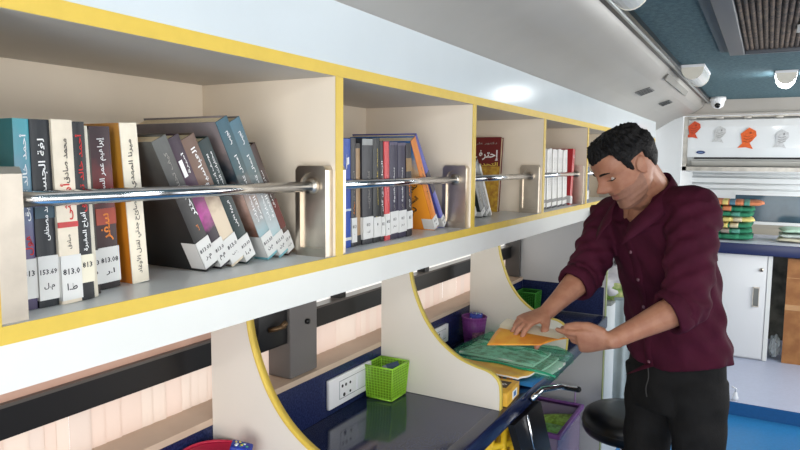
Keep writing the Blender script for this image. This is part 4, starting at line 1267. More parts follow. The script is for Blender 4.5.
mb = MB(); mb.lathe([(0.0005, 0), (0.016, 0), (0.018, .02), (0.012, .034), (0.010, .05), (0.0005, .052)], 14); mb.build('body', PLASTW, t)
mb = MB(); mb.tube([(0, 0, .05), (0.004, -0.01, .075), (-0.02, -0.01, .085)], 0.005, 0, 8); mb.build('cord', PLASTW, t)

# ------------------------------------------------------------------ things beyond the end panel
t = thing('side_cabinet', 'low white side cabinet beyond the end panel', 'cabinet', (-0.85, 3.4, 0))
mb = MB(); mb.box(-1.02, -0.62, 3.06, 3.75, 0.0, 0.84, 0, bev=.003); wpart('body', mb, mat('side_cabinet_white', (196, 202, 204), 0.5), t)
mb = MB(); mb.box(-1.02, -0.60, 3.05, 3.76, 0.8405, 0.86, 0, bev=.003); wpart('top', mb, mat('side_cabinet_top', (150, 154, 150), 0.5), t)
t = thing('plastic_sack', 'crumpled white plastic sack behind the man near the end panel', 'sack', (-0.66, 3.18, 0.861))
bm = bmesh.new(); bmesh.ops.create_icosphere(bm, subdivisions=4, radius=1)
for v in bm.verts:
    c = v.co.copy()
    k = 1 + 0.10 * math.sin(9 * c.x + 4 * c.z) + 0.08 * math.sin(11 * c.y - 6 * c.z) + 0.05 * math.sin(21 * c.z + 8 * c.x)
    v.co = Vector((c.x * .13 * k, c.y * .12 * k, max(-.92, c.z) * .085 * k + .08))
mb = MB(); mb.bm(bm, 0, True); mb.build('sack_body', mat('white_sack', (222, 220, 224), 0.35, noise=0.1, nscale=20), t)
mb = MB(); mb.tube([(0.0, 0, .155), (0.012, 0, .18), (0.03, .01, .195)], [0.03, 0.014, 0.03], 0, 10); mb.build('twisted_neck', mat('white_sack_neck', (206, 206, 212), 0.35), t)
t = thing('tape_roll', 'black roll of tape resting on the white sack', 'tape', (-0.575, 3.20, 1.035), (0, R(80), R(-60)))
mb = MB(); mb.lathe([(0.028, -.016), (0.05, -.016), (0.05, .016), (0.028, .016), (0.028, -.016)], 28, smooth=False); mb.build('roll', mat('black_tape', (24, 25, 28), 0.35), t)
mb = MB(); mb.lathe([(0.022, -.017), (0.0278, -.017), (0.0278, .017), (0.022, .017), (0.022, -.017)], 28, smooth=False); mb.build('core', mat('grey_core', (96, 100, 104), 0.5), t)
t = thing('snack_packet', 'green and yellow foil packet beside the end panel edge', 'packet', (-0.60, 3.10, 0.861), (R(-8), 0, R(20)))
rings = []
for q in range(11):
    u = q / 10
    k = math.sin(PI * (0.06 + .88 * u))
    rings.append([(0.065 * math.cos(a), 0.02 * k * math.sin(a), 0.13 * u) for a in [2 * PI * j / 16 for j in range(16)]])
mb = MB(); mb.loft(rings, 0); mb.build('foil', mat('green_foil', (108, 150, 60), 0.3, noise=0.7, nscale=28, col2=(214, 214, 150)), t)
mb = MB(); mb.box(-.066, .066, -.002, .002, -0.004, 0.006, 0); mb.box(-.066, .066, -.002, .002, 0.124, 0.136, 0); mb.build('crimp', mat('foil_crimp', (160, 176, 120), 0.3), t)
# pale cloth hanging in front of the side cabinet
t = thing('draped_cloth', 'pale blue white cloth hanging down behind the stool', 'cloth', (-0.54, 3.07, 0.86))
mb = MB()
n, m_ = 24, 8
for s in (0, 1):
    vs = []
    for i in range(n + 1):
        for j in range(m_ + 1):
            u, v = i / n, j / m_
            x = -0.585 + 0.13 * u + 0.012 * v * math.sin(6 * u)
            y = 3.065 + 0.035 * u + 0.016 * math.sin(14 * u + 1.5 * v) * (0.3 + v) + s * 0.003
            vs.append((x, y, 0.87 - 0.62 * v))
    mb.add(vs, [(i * (m_ + 1) + j, (i + 1) * (m_ + 1) + j, (i + 1) * (m_ + 1) + j + 1, i * (m_ + 1) + j + 1) for i in range(n) for j in range(m_)], 0, True)
wpart('folds', mb, mat('pale_blue_cloth', (200, 214, 218), 0.7, noise=0.08, nscale=20), t)
mb = MB(); mb.tube([(-0.59, 3.066, 0.874), (-0.52, 3.09, 0.876), (-0.45, 3.105, 0.874)], 0.007, 0, 8); wpart('hem', mb, mat('pale_hem', (184, 200, 206), 0.7), t)

# ------------------------------------------------------------------ under and before the desk
t = thing('bar_stool', 'round black padded bar stool standing behind the man', 'stool', (-0.425, 2.585, -0.12))
SEATB = mat('black_vinyl', (20, 21, 24), 0.32, noise=0.1, nscale=30)
mb = MB(); mb.lathe([(0.0005, 0.655), (0.10, 0.654), (0.15, 0.648), (0.168, 0.636), (0.176, 0.616), (0.176, 0.582), (0.168, 0.566), (0.15, 0.56), (0.0005, 0.558)], 40); mb.build('seat', SEATB, t)
mb = MB(); mb.lathe([(0.1745, 0.604), (0.1785, 0.601), (0.1745, 0.598)], 40); mb.build('piping', mat('black_piping', (34, 35, 38), 0.3), t)
mb = MB(); mb.tube([(0, 0, 0.14), (0, 0, 0.56)], 0.028, 0, 20); mb.build('post', CHROME, t)
mb = MB(); mb.lathe([(0.0005, 0.155), (0.05, 0.154), (0.17, 0.138), (0.19, 0.128), (0.19, 0.12), (0.0005, 0.12)], 36); mb.build('base', CHROME, t)
mb = MB(); mb.tube([(0.13 * math.cos(a), 0.13 * math.sin(a), 0.25) for a in [2 * PI * k / 24 for k in range(25)]], 0.009, 0, 8); mb.tube([(-.13, 0, .25), (.13, 0, .25)], 0.008, 0, 8); mb.build('foot_ring', CHROME, t)

t = thing('bar_chair', 'black backed bar chair with a curved chrome arm pushed against the desk', 'chair', (-0.43, 1.88, 0))
mb = MB(); mb.box(-0.13, 0.13, -0.14, 0.14, 0.54, 0.59, 0, bev=.015)
M = Matrix.Translation((0.02, 0, 0)); mb2 = MB(); mb2.box(-0.13, 0.15, -0.13, 0.14, 0.46, 0.51, 0, bev=.015); mb2.build('seat', SEATB, t)
def slab(mb, pts, th, mi=0):
    P = [Vector(p) for p in pts]
    n_ = (P[1] - P[0]).cross(P[2] - P[0]).normalized() * th
    mb.face(P, mi); mb.face([p + n_ for p in reversed(P)], mi)
    for i in range(4):
        j = (i + 1) % 4
        mb.face([P[i], P[j], P[j] + n_, P[i] + n_], mi)
loc = Vector((-0.43, 1.88, 0))
q = [Vector(p) - loc for p in [(-0.592, 1.715, 0.752), (-0.582, 1.93, 0.756), (-0.560, 2.04, 0.50), (-0.568, 1.83, 0.50)]]
mb = MB(); slab(mb, q, 0.022)
mb.build('backrest', mat('glossy_black_back', (26, 25, 26), 0.3), t)
mb = MB(); mb.tube([q[0].lerp(q[1], .42) + Vector((.004, 0, 0)), q[3].lerp(q[2], .3) + Vector((.004, 0, 0))], 0.0035, 0, 10); mb.build('chrome_strip', CHROME, t)
mb = MB()
P = [Vector(p) - loc for p in [(-0.584, 1.84, 0.790), (-0.572, 1.90, 0.804), (-0.540, 1.99, 0.792), (-0.506, 2.07, 0.765)]]
mb.tube(P, 0.0095, 0, 14); mb.build('arm', CHROME, t)
mb = MB(); mb.tube([P[-1], P[-1] + (P[-1] - P[-2]).normalized() * 0.012], 0.0102, 0, 14); mb.build('arm_cap', BLACK, t)
for sx, sy in ((-1, -1), (-1, 1), (1, -1), (1, 1)):
    mb = MB(); mb.tube([(0.1 * sx, 0.1 * sy, 0.47), (0.15 * sx, 0.15 * sy, 0.0)], 0.011, 0, 10); mb.build('leg', CHROME, t)

t = thing('laundry_basket', 'yellow plastic basket with square holes under the desk', 'basket', (-0.79, 1.86, 0))
YPL = mat('yellow_plastic', (232, 190, 44), 0.35)
mb = MB()
n, rows = 24, 12
r0, r1, h = 0.135, 0.17, 0.735
def bp(k, z):
    a = 2 * PI * k / n
    r = r0 + (r1 - r0) * z / h
    return (r * math.cos(a) , r * math.sin(a), z)
for k in range(n):
    mb.tube([bp(k, 0.02), bp(k, h)], 0.011, 0, 6)
for j in range(rows + 1):
    z_ = 0.02 + (h - .04) * j / rows
    mb.tube([bp(k, z_) for k in range(n + 1)], 0.011, 0, 6, cap=False)
mb.build('lattice_wall', YPL, t)
mb = MB(); mb.tube([(v[0] * 1.03, v[1] * 1.03, h) for v in [bp(k, h) for k in range(n + 1)]], 0.016, 0, 10, cap=False); mb.build('rim', YPL, t)
mb = MB(); mb.lathe([(0.0005, 0.0), (r0 + .01, 0.0), (r0 + .012, .02), (0.0005, .02)], 24); mb.build('bottom', YPL, t)

t = thing('storage_box', 'clear storage box with a purple rim full of green packets', 'storage box', (-0.845, 2.70, 0))
PUR = mat('purple_plastic', (118, 70, 140), 0.35)
x0, x1, y0, y1, zt = -0.17, 0.165, -0.20, 0.17, 0.405
mb = MB()
mb.box(x0, x0 + .004, y0, y1, 0.005, zt); mb.box(x1 - .004, x1, y0, y1, 0.005, zt); mb.box(x0, x1, y0, y0 + .004, 0.005, zt); mb.box(x0, x1, y1 - .004, y1, 0.005, zt); mb.box(x0, x1, y0, y1, 0.0, 0.005)
mb.build('tub', film('clear_purple_tub', (176, 160, 190), 0.5, 0.15), t)
mb = MB()
for (a, b, c, d) in [(x0 - .012, x0 + .004, y0 - .012, y1 + .012), (x1 - .004, x1 + .012, y0 - .012, y1 + .012), (x0, x1, y0 - .012, y0 + .004), (x0, x1, y1 - .004, y1 + .012)]:
    mb.box(a, b, c, d, zt - .012, zt + .008, 0, bev=.003)
mb.build('rim', PUR, t)
mb = MB(); mb.tube([(x0 + .03, y1 + .01, zt + .006), (x0 + .03, y1 + .012, zt + .075), (x1 - .03, y1 + .012, zt + .075), (x1 - .03, y1 + .01, zt + .006)], 0.006, 0, 8)
mb.build('handle', film('lilac_handle', (176, 150, 190), 0.2, 0.2), t)
rnd = random.Random(12)
k = 0
for iy in range(3):
    for ix in range(2):
        c_ = [(168, 200, 60), (120, 170, 190), (196, 210, 90), (110, 180, 70), (206, 214, 130), (150, 196, 60)][k]
        lb = ['lime green packet at the near outer corner of the storage box', 'pale blue packet at the near inner corner of the storage box', 'yellow green packet in the middle of the storage box', 'grass green packet beside the yellow green one in the box',
              'cream green packet at the far side of the storage box', 'bright lime packet at the far inner side of the storage box'][k]
        e = thing('snack_packet', lb, 'packet', (-0.925 + 0.155 * ix, 2.575 + 0.115 * iy, 0.345), (R(rnd.uniform(-10, 10)), R(rnd.uniform(-10, 10)), R(rnd.uniform(-20, 20))), group='foil packets in the storage box')
        rings = []
        for q_ in range(9):
            u = q_ / 8
            kk = math.sin(PI * (0.08 + .84 * u))
            rings.append([(-.07 + .14 * u, 0.052 * math.cos(a), 0.014 * kk * math.sin(a)) for a in [2 * PI * j / 14 for j in range(14)]])
        mb = MB(); mb.loft(rings, 0)
        mb.build('foil', mat('foil_%d' % k, c_, 0.3, noise=0.5, nscale=50, col2=tuple(min(255, c + 60) for c in c_)), e)
        mb = MB(); mb.box(-.078, -.068, -.05, .05, -.002, .002); mb.box(.068, .078, -.05, .05, -.002, .002)
        mb.build('crimp', mat('foil_crimp_%d' % k, tuple(int(c * .85) for c in c_), 0.3), e)
        k += 1
t = thing('paper_carton', 'low grey paper carton holding up the packets inside the storage box', 'carton', (-0.845, 2.68, 0.006))
mb = MB(); mb.box(-.15, .15, -.17, .15, 0.0, 0.31, 0, bev=.003); mb.build('carton', mat('grey_carton', (150, 146, 156), 0.7), t)
mb = MB(); mb.box(-.151, .151, -.012, .012, 0.309, 0.311); mb.build('tape', mat('carton_tape', (180, 170, 150), 0.3), t)

# ------------------------------------------------------------------ the man
def remeshed(mb, voxel, smooth=3, name='tmp'):
    o = mb.build(name, SKIN)
    md = o.modifiers.new('r', 'REMESH'); md.mode = 'VOXEL'; md.voxel_size = voxel; md.use_smooth_shade = True
    if smooth:
        ms = o.modifiers.new('s', 'SMOOTH'); ms.factor = 0.5; ms.iterations = smooth
    bpy.context.view_layer.update()
    me = bpy.data.meshes.new_from_object(o.evaluated_get(bpy.context.evaluated_depsgraph_get()))
    bpy.data.objects.remove(o)
    return me

def link_mesh(name, me, mats, parent=None, loc=None):
    me.materials.clear()
    for m in (mats if isinstance(mats, (list, tuple)) else [mats]):
        me.materials.append(m)
    me.name = name
    o = bpy.data.objects.new(name, me)
    C.objects.link(o)
    for p in me.polygons:
        p.use_smooth = True
    if loc is not None:
        me.transform(Matrix.Translation(-Vector(loc)))
        if parent is None:
            o.location = loc
    if parent is not None:
        o.parent = parent
    return o

SKIN = mat('skin', (170, 120, 94), 0.5, noise=0.08, nscale=40, col2=(160, 108, 84))
STUB = mat('skin_stubble', (148, 106, 86), 0.55, noise=0.12, nscale=120)
LIPS = mat('skin_lips', (150, 94, 82), 0.45)
HAIR = mat('black_hair', (13, 12, 13), 0.6, spec=0.25, noise=0.3, nscale=120, col2=(24, 22, 22), bump=0.6, bscale=160)
SHIRT = mat('burgundy_cotton', (70, 20, 40), 0.85, spec=0.2, noise=0.2, nscale=18, bump=0.55, bscale=11)
JEANS = mat('charcoal_denim', (32, 31, 31), 0.85, spec=0.2, noise=0.35, nscale=14, bump=0.15, bscale=160)
ML = Vector((0.80, -0.60, 0)).normalized()       # his left
MF = Vector((-0.60, -0.80, 0)).normalized()      # where his chest faces

def ell(c, a, b, n=28, tilt=0.0, pw=1.0):
    c = Vector(c)
    out = []
    for k in range(n):
        t = 2 * PI * k / n
        x, y = math.cos(t), math.sin(t)
        x = math.copysign(abs(x) ** pw, x)
        y = math.copysign(abs(y) ** pw, y)
        out.append(c + ML * (a * x) + MF * (b * y) + Vector((0, 0, tilt * b * y)))
    return out

def chain(mb, pts, rs, n=14):
    """tapered limb with rounded ends, closed"""
    pts = [Vector(p) for p in pts]
    d0 = (pts[0] - pts[1]).normalized()
    d1 = (pts[-1] - pts[-2]).normalized()
    P = [pts[0] + d0 * rs[0] * .95, pts[0] + d0 * rs[0] * .6] + pts + [pts[-1] + d1 * rs[-1] * .6, pts[-1] + d1 * rs[-1] * .95]
    Rr = [rs[0] * .3, rs[0] * .78] + list(rs) + [rs[-1] * .78, rs[-1] * .3]
    mb.tube(P, Rr, 0, n)

def bend(p0, p1, p2, r, n=7):
    """points along two bones with a softened joint; r = list of three radii"""
    p0, p1, p2 = Vector(p0), Vector(p1), Vector(p2)
    pts, rs = [], []
    for k in range(n):
        t = k / n
        pts.append(p0.lerp(p1, t)); rs.append(r[0] + (r[1] - r[0]) * t)
    for k in range(n + 1):
        t = k / n
        pts.append(p1.lerp(p2, t)); rs.append(r[1] + (r[2] - r[1]) * t)
    q = pts[:]
    for i in range(1, len(pts) - 1):
        q[i] = (pts[i - 1] + pts[i] * 2 + pts[i + 1]) / 4
    return q, rs

# joints
SH_L, EL_L, WR_L = (-0.180, 2.045, 1.372), (-0.180, 1.935, 1.108), (-0.349, 1.802, 1.016)
SH_R, EL_R, WR_R = (-0.452, 2.24, 1.325), (-0.502, 2.10, 1.138), (-0.574, 1.945, 1.040)
HIP = Vector((-0.232, 2.27, 0.86))

# ---- head, built facing +Y, then turned down and towards the booklet
HS = 0.95
HO = Vector((-0.362, 1.985, 1.489))
h_yaw, h_pitch = 64, 36
to_cam = Vector((0.17, -0.985, 0)).normalized()
to_left = Vector((-0.985, -0.17, 0)).normalized()
fh = to_cam * math.cos(R(h_yaw)) + to_left * math.sin(R(h_yaw))
fwd = fh * math.cos(R(h_pitch)) + Vector((0, 0, -math.sin(R(h_pitch))))
uph = fh * math.sin(R(h_pitch)) + Vector((0, 0, math.cos(R(h_pitch))))
rgt = fwd.cross(uph)
HM = Matrix(((rgt.x, fwd.x, uph.x, HO.x), (rgt.y, fwd.y, uph.y, HO.y), (rgt.z, fwd.z, uph.z, HO.z), (0, 0, 0, 1))) @ Matrix.Scale(HS, 4)
HMI = HM.inverted()

def interp(tab, z):
    if z <= tab[0][0]:
        return tab[0][1]
    for (a, b), (c, d) in zip(tab[:-1], tab[1:]):
        if z <= c:
            t = (z - a) / (c - a)
            t = t * t * (3 - 2 * t)
            return b + (d - b) * t
    return tab[-1][1]

FRONT = [(-.112, .060), (-.106, .078), (-.094, .086), (-.080, .083), (-.070, .080), (-.060, .087), (-.050, .085), (-.040, .089), (-.028, .085), (-.01, .084), (.012, .081), (.026, .086), (.038, .092), (.055, .092), (.075, .084), (.095, .064), (.108, .036), (.114, .0)]
BACK = [(-.112, .03), (-.10, .0), (-.085, -.03), (-.06, -.055), (-.03, -.078), (0, -.092), (.035, -.100), (.065, -.094), (.09, -.072), (.106, -.04), (.114, .0)]
WIDE = [(-.112, .012), (-.106, .024), (-.09, .040), (-.07, .051), (-.045, .060), (-.02, .066), (.01, .071), (.04, .076), (.065, .074), (.085, .063), (.10, .044), (.109, .024), (.114, .004)]
def gauss(x, s):
    return math.exp(-x * x / (2 * s * s))
def head_point(z, a, grow=0.0):
    f, b, w = interp(FRONT, z), interp(BACK, z), interp(WIDE, z)
    yc, yr = (f + b) / 2, max(.003, (f - b) / 2)
    x, y = math.cos(a), math.sin(a)
    pw = 0.86 if y > 0 else 0.95
    px = w * math.copysign(abs(x) ** pw, x)
    py = yc + yr * math.copysign(abs(y) ** pw, y)
    if y > 0:
        nz = 0.0
        if z > -.034:
            nz = 0.033 * gauss(z + .014, .014) + 0.016 * gauss(z - .006, .016) + 0.006 * gauss(z - .022, .01)
            if z < -.014:
                nz = 0.033 * max(0, 1 - ((-.014 - z) / .019) ** 2)
        sig = .0095 + .004 * gauss(z + .02, .010)
        py += nz * gauss(px, sig)
        py += 0.006 * gauss(z + .021, .007) * gauss(abs(px) - .013, .006)
        py -= 0.011 * gauss(z - .013, .011) * gauss(abs(px) - .033, .014)      # eye sockets
        py += 0.006 * gauss(z - .011, .008) * gauss(abs(px) - .032, .011)      # lids
        py += 0.004 * gauss(z - .032, .007) * gauss(abs(px) - .030, .018)      # brow
        py += 0.004 * gauss(z + .012, .014) * gauss(abs(px) - .047, .014)      # cheekbone
        py -= 0.004 * gauss(z + .045, .012) * gauss(abs(px) - .042, .012)
        py -= 0.005 * gauss(z + .0485, .0028) * gauss(px, .018)                # mouth line
        py += 0.004 * gauss(z + .043, .004) * gauss(px, .015) + 0.004 * gauss(z + .056, .005) * gauss(px, .014)
    k = 1 + grow / max(.03, math.hypot(px, py))
    return Vector((px * k, py * k, z + (grow if z > .08 else 0)))
def head_loft(mb, z0=-.112, grow=0.0, M=None, nz=70, na=72):
    rings = []
    for i in range(nz + 1):
        t = i / nz
        z = z0 + (.1138 - z0) * (1 - (1 - t) ** 1.25)
        rings.append([head_point(z, 2 * PI * k / na, grow) for k in range(na)])
    mb.loft(rings, 0, M=M)

body = MB()
head_loft(body, M=HM)
# ears
for sx in (-1, 1):
    rings = []
    for q in range(9):
        u = q / 8 * 2 - 1
        k = math.sqrt(max(0.03, 1 - u * u))
        rings.append([Vector((sx * (0.071 + .006 * k * math.cos(a) + 0.006), -0.010 - 0.10 * (u * .03) + 0.017 * k * math.sin(a) - .004 * u * u - 0.006 * max(0, u), 0.002 + u * 0.030)) + Vector((sx * .004 * max(0, math.sin(a + PI)) , 0, 0)) for a in [2 * PI * j / 12 for j in range(12)]])
    body.loft(rings, 0, M=HM)
# neck
nb = Vector((-0.315, 2.115, 1.425))
skullb = HM @ Vector((0, -0.025, -0.02))
chain(body, [nb - Vector((0, -.01, .09)), nb, nb.lerp(skullb, .5), skullb], [0.068, 0.060, 0.055, 0.052], 20)
# throat under the jaw
chain(body, [nb + MF * .03 + Vector((0, 0, -.03)), HM @ Vector((0, 0.035, -0.075))], [0.042, 0.034], 16)
chain(body, [nb + Vector((0, 0, -.03)), Vector((-0.308, 2.158, 1.335)) + MF * .030, Vector((-0.303, 2.165, 1.29)) + MF * .045], [0.058, 0.062, 0.052], 20)
# trunk (under the shirt)
body.loft([ell(HIP + Vector((0, 0, -.10)), .13, .10), ell(HIP, .155, .105), ell((-0.25, 2.25, 1.02), .145, .095), ell((-0.275, 2.215, 1.18), .16, .10), ell((-0.305, 2.165, 1.30), .165, .095), ell((-0.315, 2.14, 1.38), .12, .075), ell((-0.316, 2.125, 1.41), .06, .055)], 0)
# arms and forearms
for S, E, Wr in ((SH_L, EL_L, WR_L), (SH_R, EL_R, WR_R)):
    p, r = bend(S, E, Wr, (0.048, 0.043, 0.027))
    fore = len(p) - 8
    for i in range(len(r)):
        if i > fore:
            t = (i - fore) / 7
            r[i] = 0.041 + 0.006 * math.sin(PI * min(1, t * 1.5)) * (1 - t) - 0.0155 * t
    chain(body, p, r, 18)
# legs down to the ankles, feet
KN_L, AN_L = Vector((-0.135, 2.185, 0.48)), Vector((-0.120, 2.215, 0.09))
KN_R, AN_R = Vector((-0.318, 2.285, 0.48)), Vector((-0.315, 2.33, 0.09))
HJ_L, HJ_R = HIP + ML * .085 + Vector((0, 0, -.05)), HIP - ML * .085 + Vector((0, 0, -.05))
for hj, kn, an in ((HJ_L, KN_L, AN_L), (HJ_R, KN_R, AN_R)):
    p, r = bend(hj, kn, an, (0.075, 0.05, 0.036))
    chain(body, p, r, 16)
    chain(body, [an + Vector((0, 0, -.04)) - MF * .03, an + Vector((0, 0, -.055)) + MF * .10, an + Vector((0, 0, -.06)) + MF * .16], [0.034, 0.034, 0.026], 14)

# ---- hands
def hand(mb, wrist, d, s, n, curls, thumb, spread=0.055, pl=0.088):
    d, s, n = Vector(d).normalized(), Vector(s), Vector(n)
    s = (s - d * s.dot(d)).normalized()
    n = (n - d * n.dot(d) - s * n.dot(s)).normalized()
    w = Vector(wrist)
    rings = []
    for (u, a, b, off) in [(-.02, .024, .020, 0), (0.0, .026, .020, 0), (.02, .031, .019, .001), (.045, .038, .0175, .002), (.07, .041, .0155, 0), (pl, .040, .0125, 0), (pl + .006, .034, .009, 0)]:
        rings.append([w + d * u + n * off + s * (a * math.cos(t)) + n * (b * math.sin(t)) for t in [2 * PI * k / 18 for k in range(18)]])
    mb.loft(rings, 0)
    offs = [0.029, 0.010, -0.009, -0.027]
    lens = [0.073, 0.081, 0.075, 0.060]
    rad = [0.0092, 0.0095, 0.0090, 0.0080]
    for i in range(4):
        base = w + d * (pl - .008 - (0.004 if i in (0, 3) else 0) - (0.006 if i == 3 else 0)) + s * offs[i]
        sp = spread * (1.5 - i) / 1.5
        fd = (d + s * sp).normalized()
        pts, rs = [base - fd * .012, base], [rad[i], rad[i] * 1.04]
        ang = 0.0
        p = base
        for seg, frac in enumerate((0.45, 0.30, 0.25)):
            ang += R(curls[i][seg])
            dd = fd * math.cos(ang) + n * math.sin(ang)
            for q in (0.5, 1.0):
                pts.append(p + dd * lens[i] * frac * q)
                rs.append(rad[i] * (1.0 - 0.09 * seg - 0.06 * q + (0.05 if q == 1.0 and seg < 2 else 0)))
            p = p + dd * lens[i] * frac
        chain(mb, pts, rs, 12)
    tb = w + d * 0.022 + s * 0.024 + n * 0.006
    t1 = tb + (d * thumb[0] + s * thumb[1] + n * thumb[2]).normalized() * 0.042
    t2 = t1 + (d * thumb[3] + s * thumb[4] + n * thumb[5]).normalized() * 0.034
    t3 = t2 + (d * thumb[6] + s * thumb[7] + n * thumb[8]).normalized() * 0.026
    chain(mb, [tb - s * .006, tb, tb.lerp(t1, .5), t1, t1.lerp(t2, .5), t2, t3], [0.013, 0.0145, 0.0135, 0.0118, 0.0106, 0.0108, 0.0085], 12)

# near hand: thumb on top of the booklet's corner, fingers folded under it
hand(body, WR_L, (-0.97, -0.10, -0.16), (0.02, -0.45, 0.89), (0.0, 0.9, 0.4),
     [(6, 12, 10), (20, 30, 20), (32, 38, 24), (40, 44, 28)], (0.85, 0.42, 0.22, 0.99, 0.02, 0.12, 1.0, -0.12, 0.06), spread=0.03)
# far hand: laid on the booklet, fingers pointing down onto the page
hand(body, WR_R, (-0.60, -0.72, -0.26), (0.80, -0.55, -0.05), (0, 0, -1),
     [(22, 26, 16), (20, 24, 16), (20, 24, 16), (22, 26, 18)], (0.62, 0.62, 0.48, 0.72, 0.20, 0.66, 0.72, 0.0, 0.70), spread=0.14)
me = remeshed(body, 0.0028, 4)
FEET = (HIP.x, HIP.y, 0)
man = link_mesh('person', me, [SKIN, STUB, LIPS], loc=FEET)
tag(man, 'man in a burgundy shirt and charcoal jeans leafing through a booklet at the desk', 'person')
ft = Vector(FEET)
for p in me.polygons:
    q = HMI @ (p.center + ft)
    if -.13 < q.z < .12 and -.03 < q.y < .14 and abs(q.x) < .08:
        if abs(q.z + .0495) < .0095 and abs(q.x) < .024 and q.y > .07:
            p.material_index = 2
        elif -.115 < q.z < -.034 + .55 * max(0, .03 - q.y) - .3 * max(0, q.y - .06) * (abs(q.x) > .02) and q.y > -.006 and q.z < .0:
            p.material_index = 1

def manpart(name, mb_or_me, m, parent=man):
    if isinstance(mb_or_me, MB):
        o = mb_or_me.build(name, m)
        o.data.transform(Matrix.Translation(-ft))
        o.parent = parent
        return o
    return link_mesh(name, mb_or_me, m, parent, FEET)

# hair: a shell over the skull, trimmed by a hairline
hb_ = MB()
rnd = random.Random(21)
nz, na = 44, 96
grid = {}
for i in range(nz + 1):
    for k in range(na):
        a = 2 * PI * k / na
        t = i / nz
        z = -.07 + (.1138 + .07) * (1 - (1 - t) ** 1.2)
        p = head_point(z, a)
        y, ax = p.y, abs(p.x)
        # hairline height as a function of how far forward this point lies
        if y > .045:
            line = 0.066 + 0.010 * gauss(ax - .05, .02)
        elif y > .012:
            line = 0.066 - 0.066 * min(1, (.045 - y) / .024) ** 1.0
            line = max(line, 0.0 if y < .024 else line)
        elif y > -.032:
            line = 0.030 if y < .004 else 0.0
        else:
            line = 0.02 - 0.075 * min(1, (-.032 - y) / .035)
        tuft = 0.0
        if z > .05:
            tuft = 0.006 * math.sin(31 * a + 60 * z) * gauss(z - .095, .03) + 0.004 * math.sin(53 * a - 90 * z)
        th = 0.0025 + 0.0095 * max(0, min(1, (z - line) / .035)) + tuft * max(0, min(1, (z - line) / .03))
        grid[i, k] = (z >= line, head_point(z, a, max(0.0015, th)), head_point(z, a, -0.006))
vid = {}
vs, fs = [], []
def vv(i, k, layer):
    k %= na
    key = (i, k, layer)
    if key not in vid:
        vid[key] = len(vs)
        vs.append(grid[i, k][layer])
    return vid[key]
def on(i, k):
    return 0 <= i < nz and all(grid[a_, b_ % na][0] for a_, b_ in ((i, k), (i + 1, k), (i, k + 1), (i + 1, k + 1)))
for i in range(nz):
    for k in range(na):
        if on(i, k):
            fs.append((vv(i, k, 1), vv(i, k + 1, 1), vv(i + 1, k + 1, 1), vv(i + 1, k, 1)))
            fs.append((vv(i + 1, k, 2), vv(i + 1, k + 1, 2), vv(i, k + 1, 2), vv(i, k, 2)))
            for (di, dk, e0, e1) in ((0, -1, (i, k), (i + 1, k)), (0, 1, (i + 1, k + 1), (i, k + 1)), (-1, 0, (i, k + 1), (i, k)), (1, 0, (i + 1, k), (i + 1, k + 1))):
                if not on(i + di, (k + dk) % na):
                    fs.append((vv(e0[0], e0[1], 1), vv(e1[0], e1[1], 1), vv(e1[0], e1[1], 2), vv(e0[0], e0[1], 2)))
hb_.add(vs, fs, 0, True, M=HM)
hme = remeshed(hb_, 0.0026, 2)
manpart('hair', hme, HAIR)
# eyebrows and eyes
from mathutils.bvhtree import BVHTree
FBV = BVHTree.FromPolygons([v.co + ft for v in me.vertices], [tuple(p.vertices) for p in me.polygons])
for sx in (-1, 1):
    mb = MB()
    pts = []
    for q in range(9):
        u = q / 8
        x = sx * (0.014 + 0.036 * u)
        z = 0.031 + 0.006 * math.sin(PI * u * .8) - 0.003 * u
        a = math.acos(max(-1, min(1, (abs(x) / interp(WIDE, z)) ** (1 / .86)))) 
        pt = head_point(z, a if sx > 0 else PI - a)
        pts.append(pt + Vector((0, .0005, 0)))
    mb.tube(pts, [.0016, .003, .0036, .0038, .0036, .0032, .0028, .002, .0012], 0, 8, M=HM)
    manpart('eyebrow', mb, HAIR)
    mb = MB()
    bm = bmesh.new(); bmesh.ops.create_uvsphere(bm, u_segments=20, v_segments=14, radius=.0105)
    def face_at(x, z, off=0.0):
        o_ = HM @ Vector((x, .2, z))
        d_ = (HM.to_3x3() @ Vector((0, -1, 0))).normalized()
        h_ = FBV.ray_cast(o_, d_)
        return (HMI @ h_[0] if h_[0] is not None else Vector((x, .075, z))) + Vector((0, off, 0))
    ec = face_at(sx * .032, .006)
    mb.bm(bm, 0, True, M=HM @ Matrix.Translation((ec.x, ec.y - .0098, .006)))
    c0 = Vector((ec.x, ec.y - .0098, .006)); dv = Vector((0, .86, -.5))
    mb.tube([c0 + dv * .0088, c0 + dv * .0109], [.005, .0035], 1, 14, M=HM)
    manpart('eye', mb, [mat('eye_white', (190, 176, 168), 0.2), mat('dark_iris', (34, 22, 16), 0.1)])
    mb = MB()
    pts = [face_at(sx * (.0185 + .028 * q / 8), .0075 - .0035 * math.sin(PI * q / 8), .0006) for q in range(9)]
    mb.tube(pts, [.0006, .0011, .0015, .0018, .0019, .0019, .0017, .0013, .0008], 0, 6, M=HM)
    manpart('eyelashes', mb, HAIR)

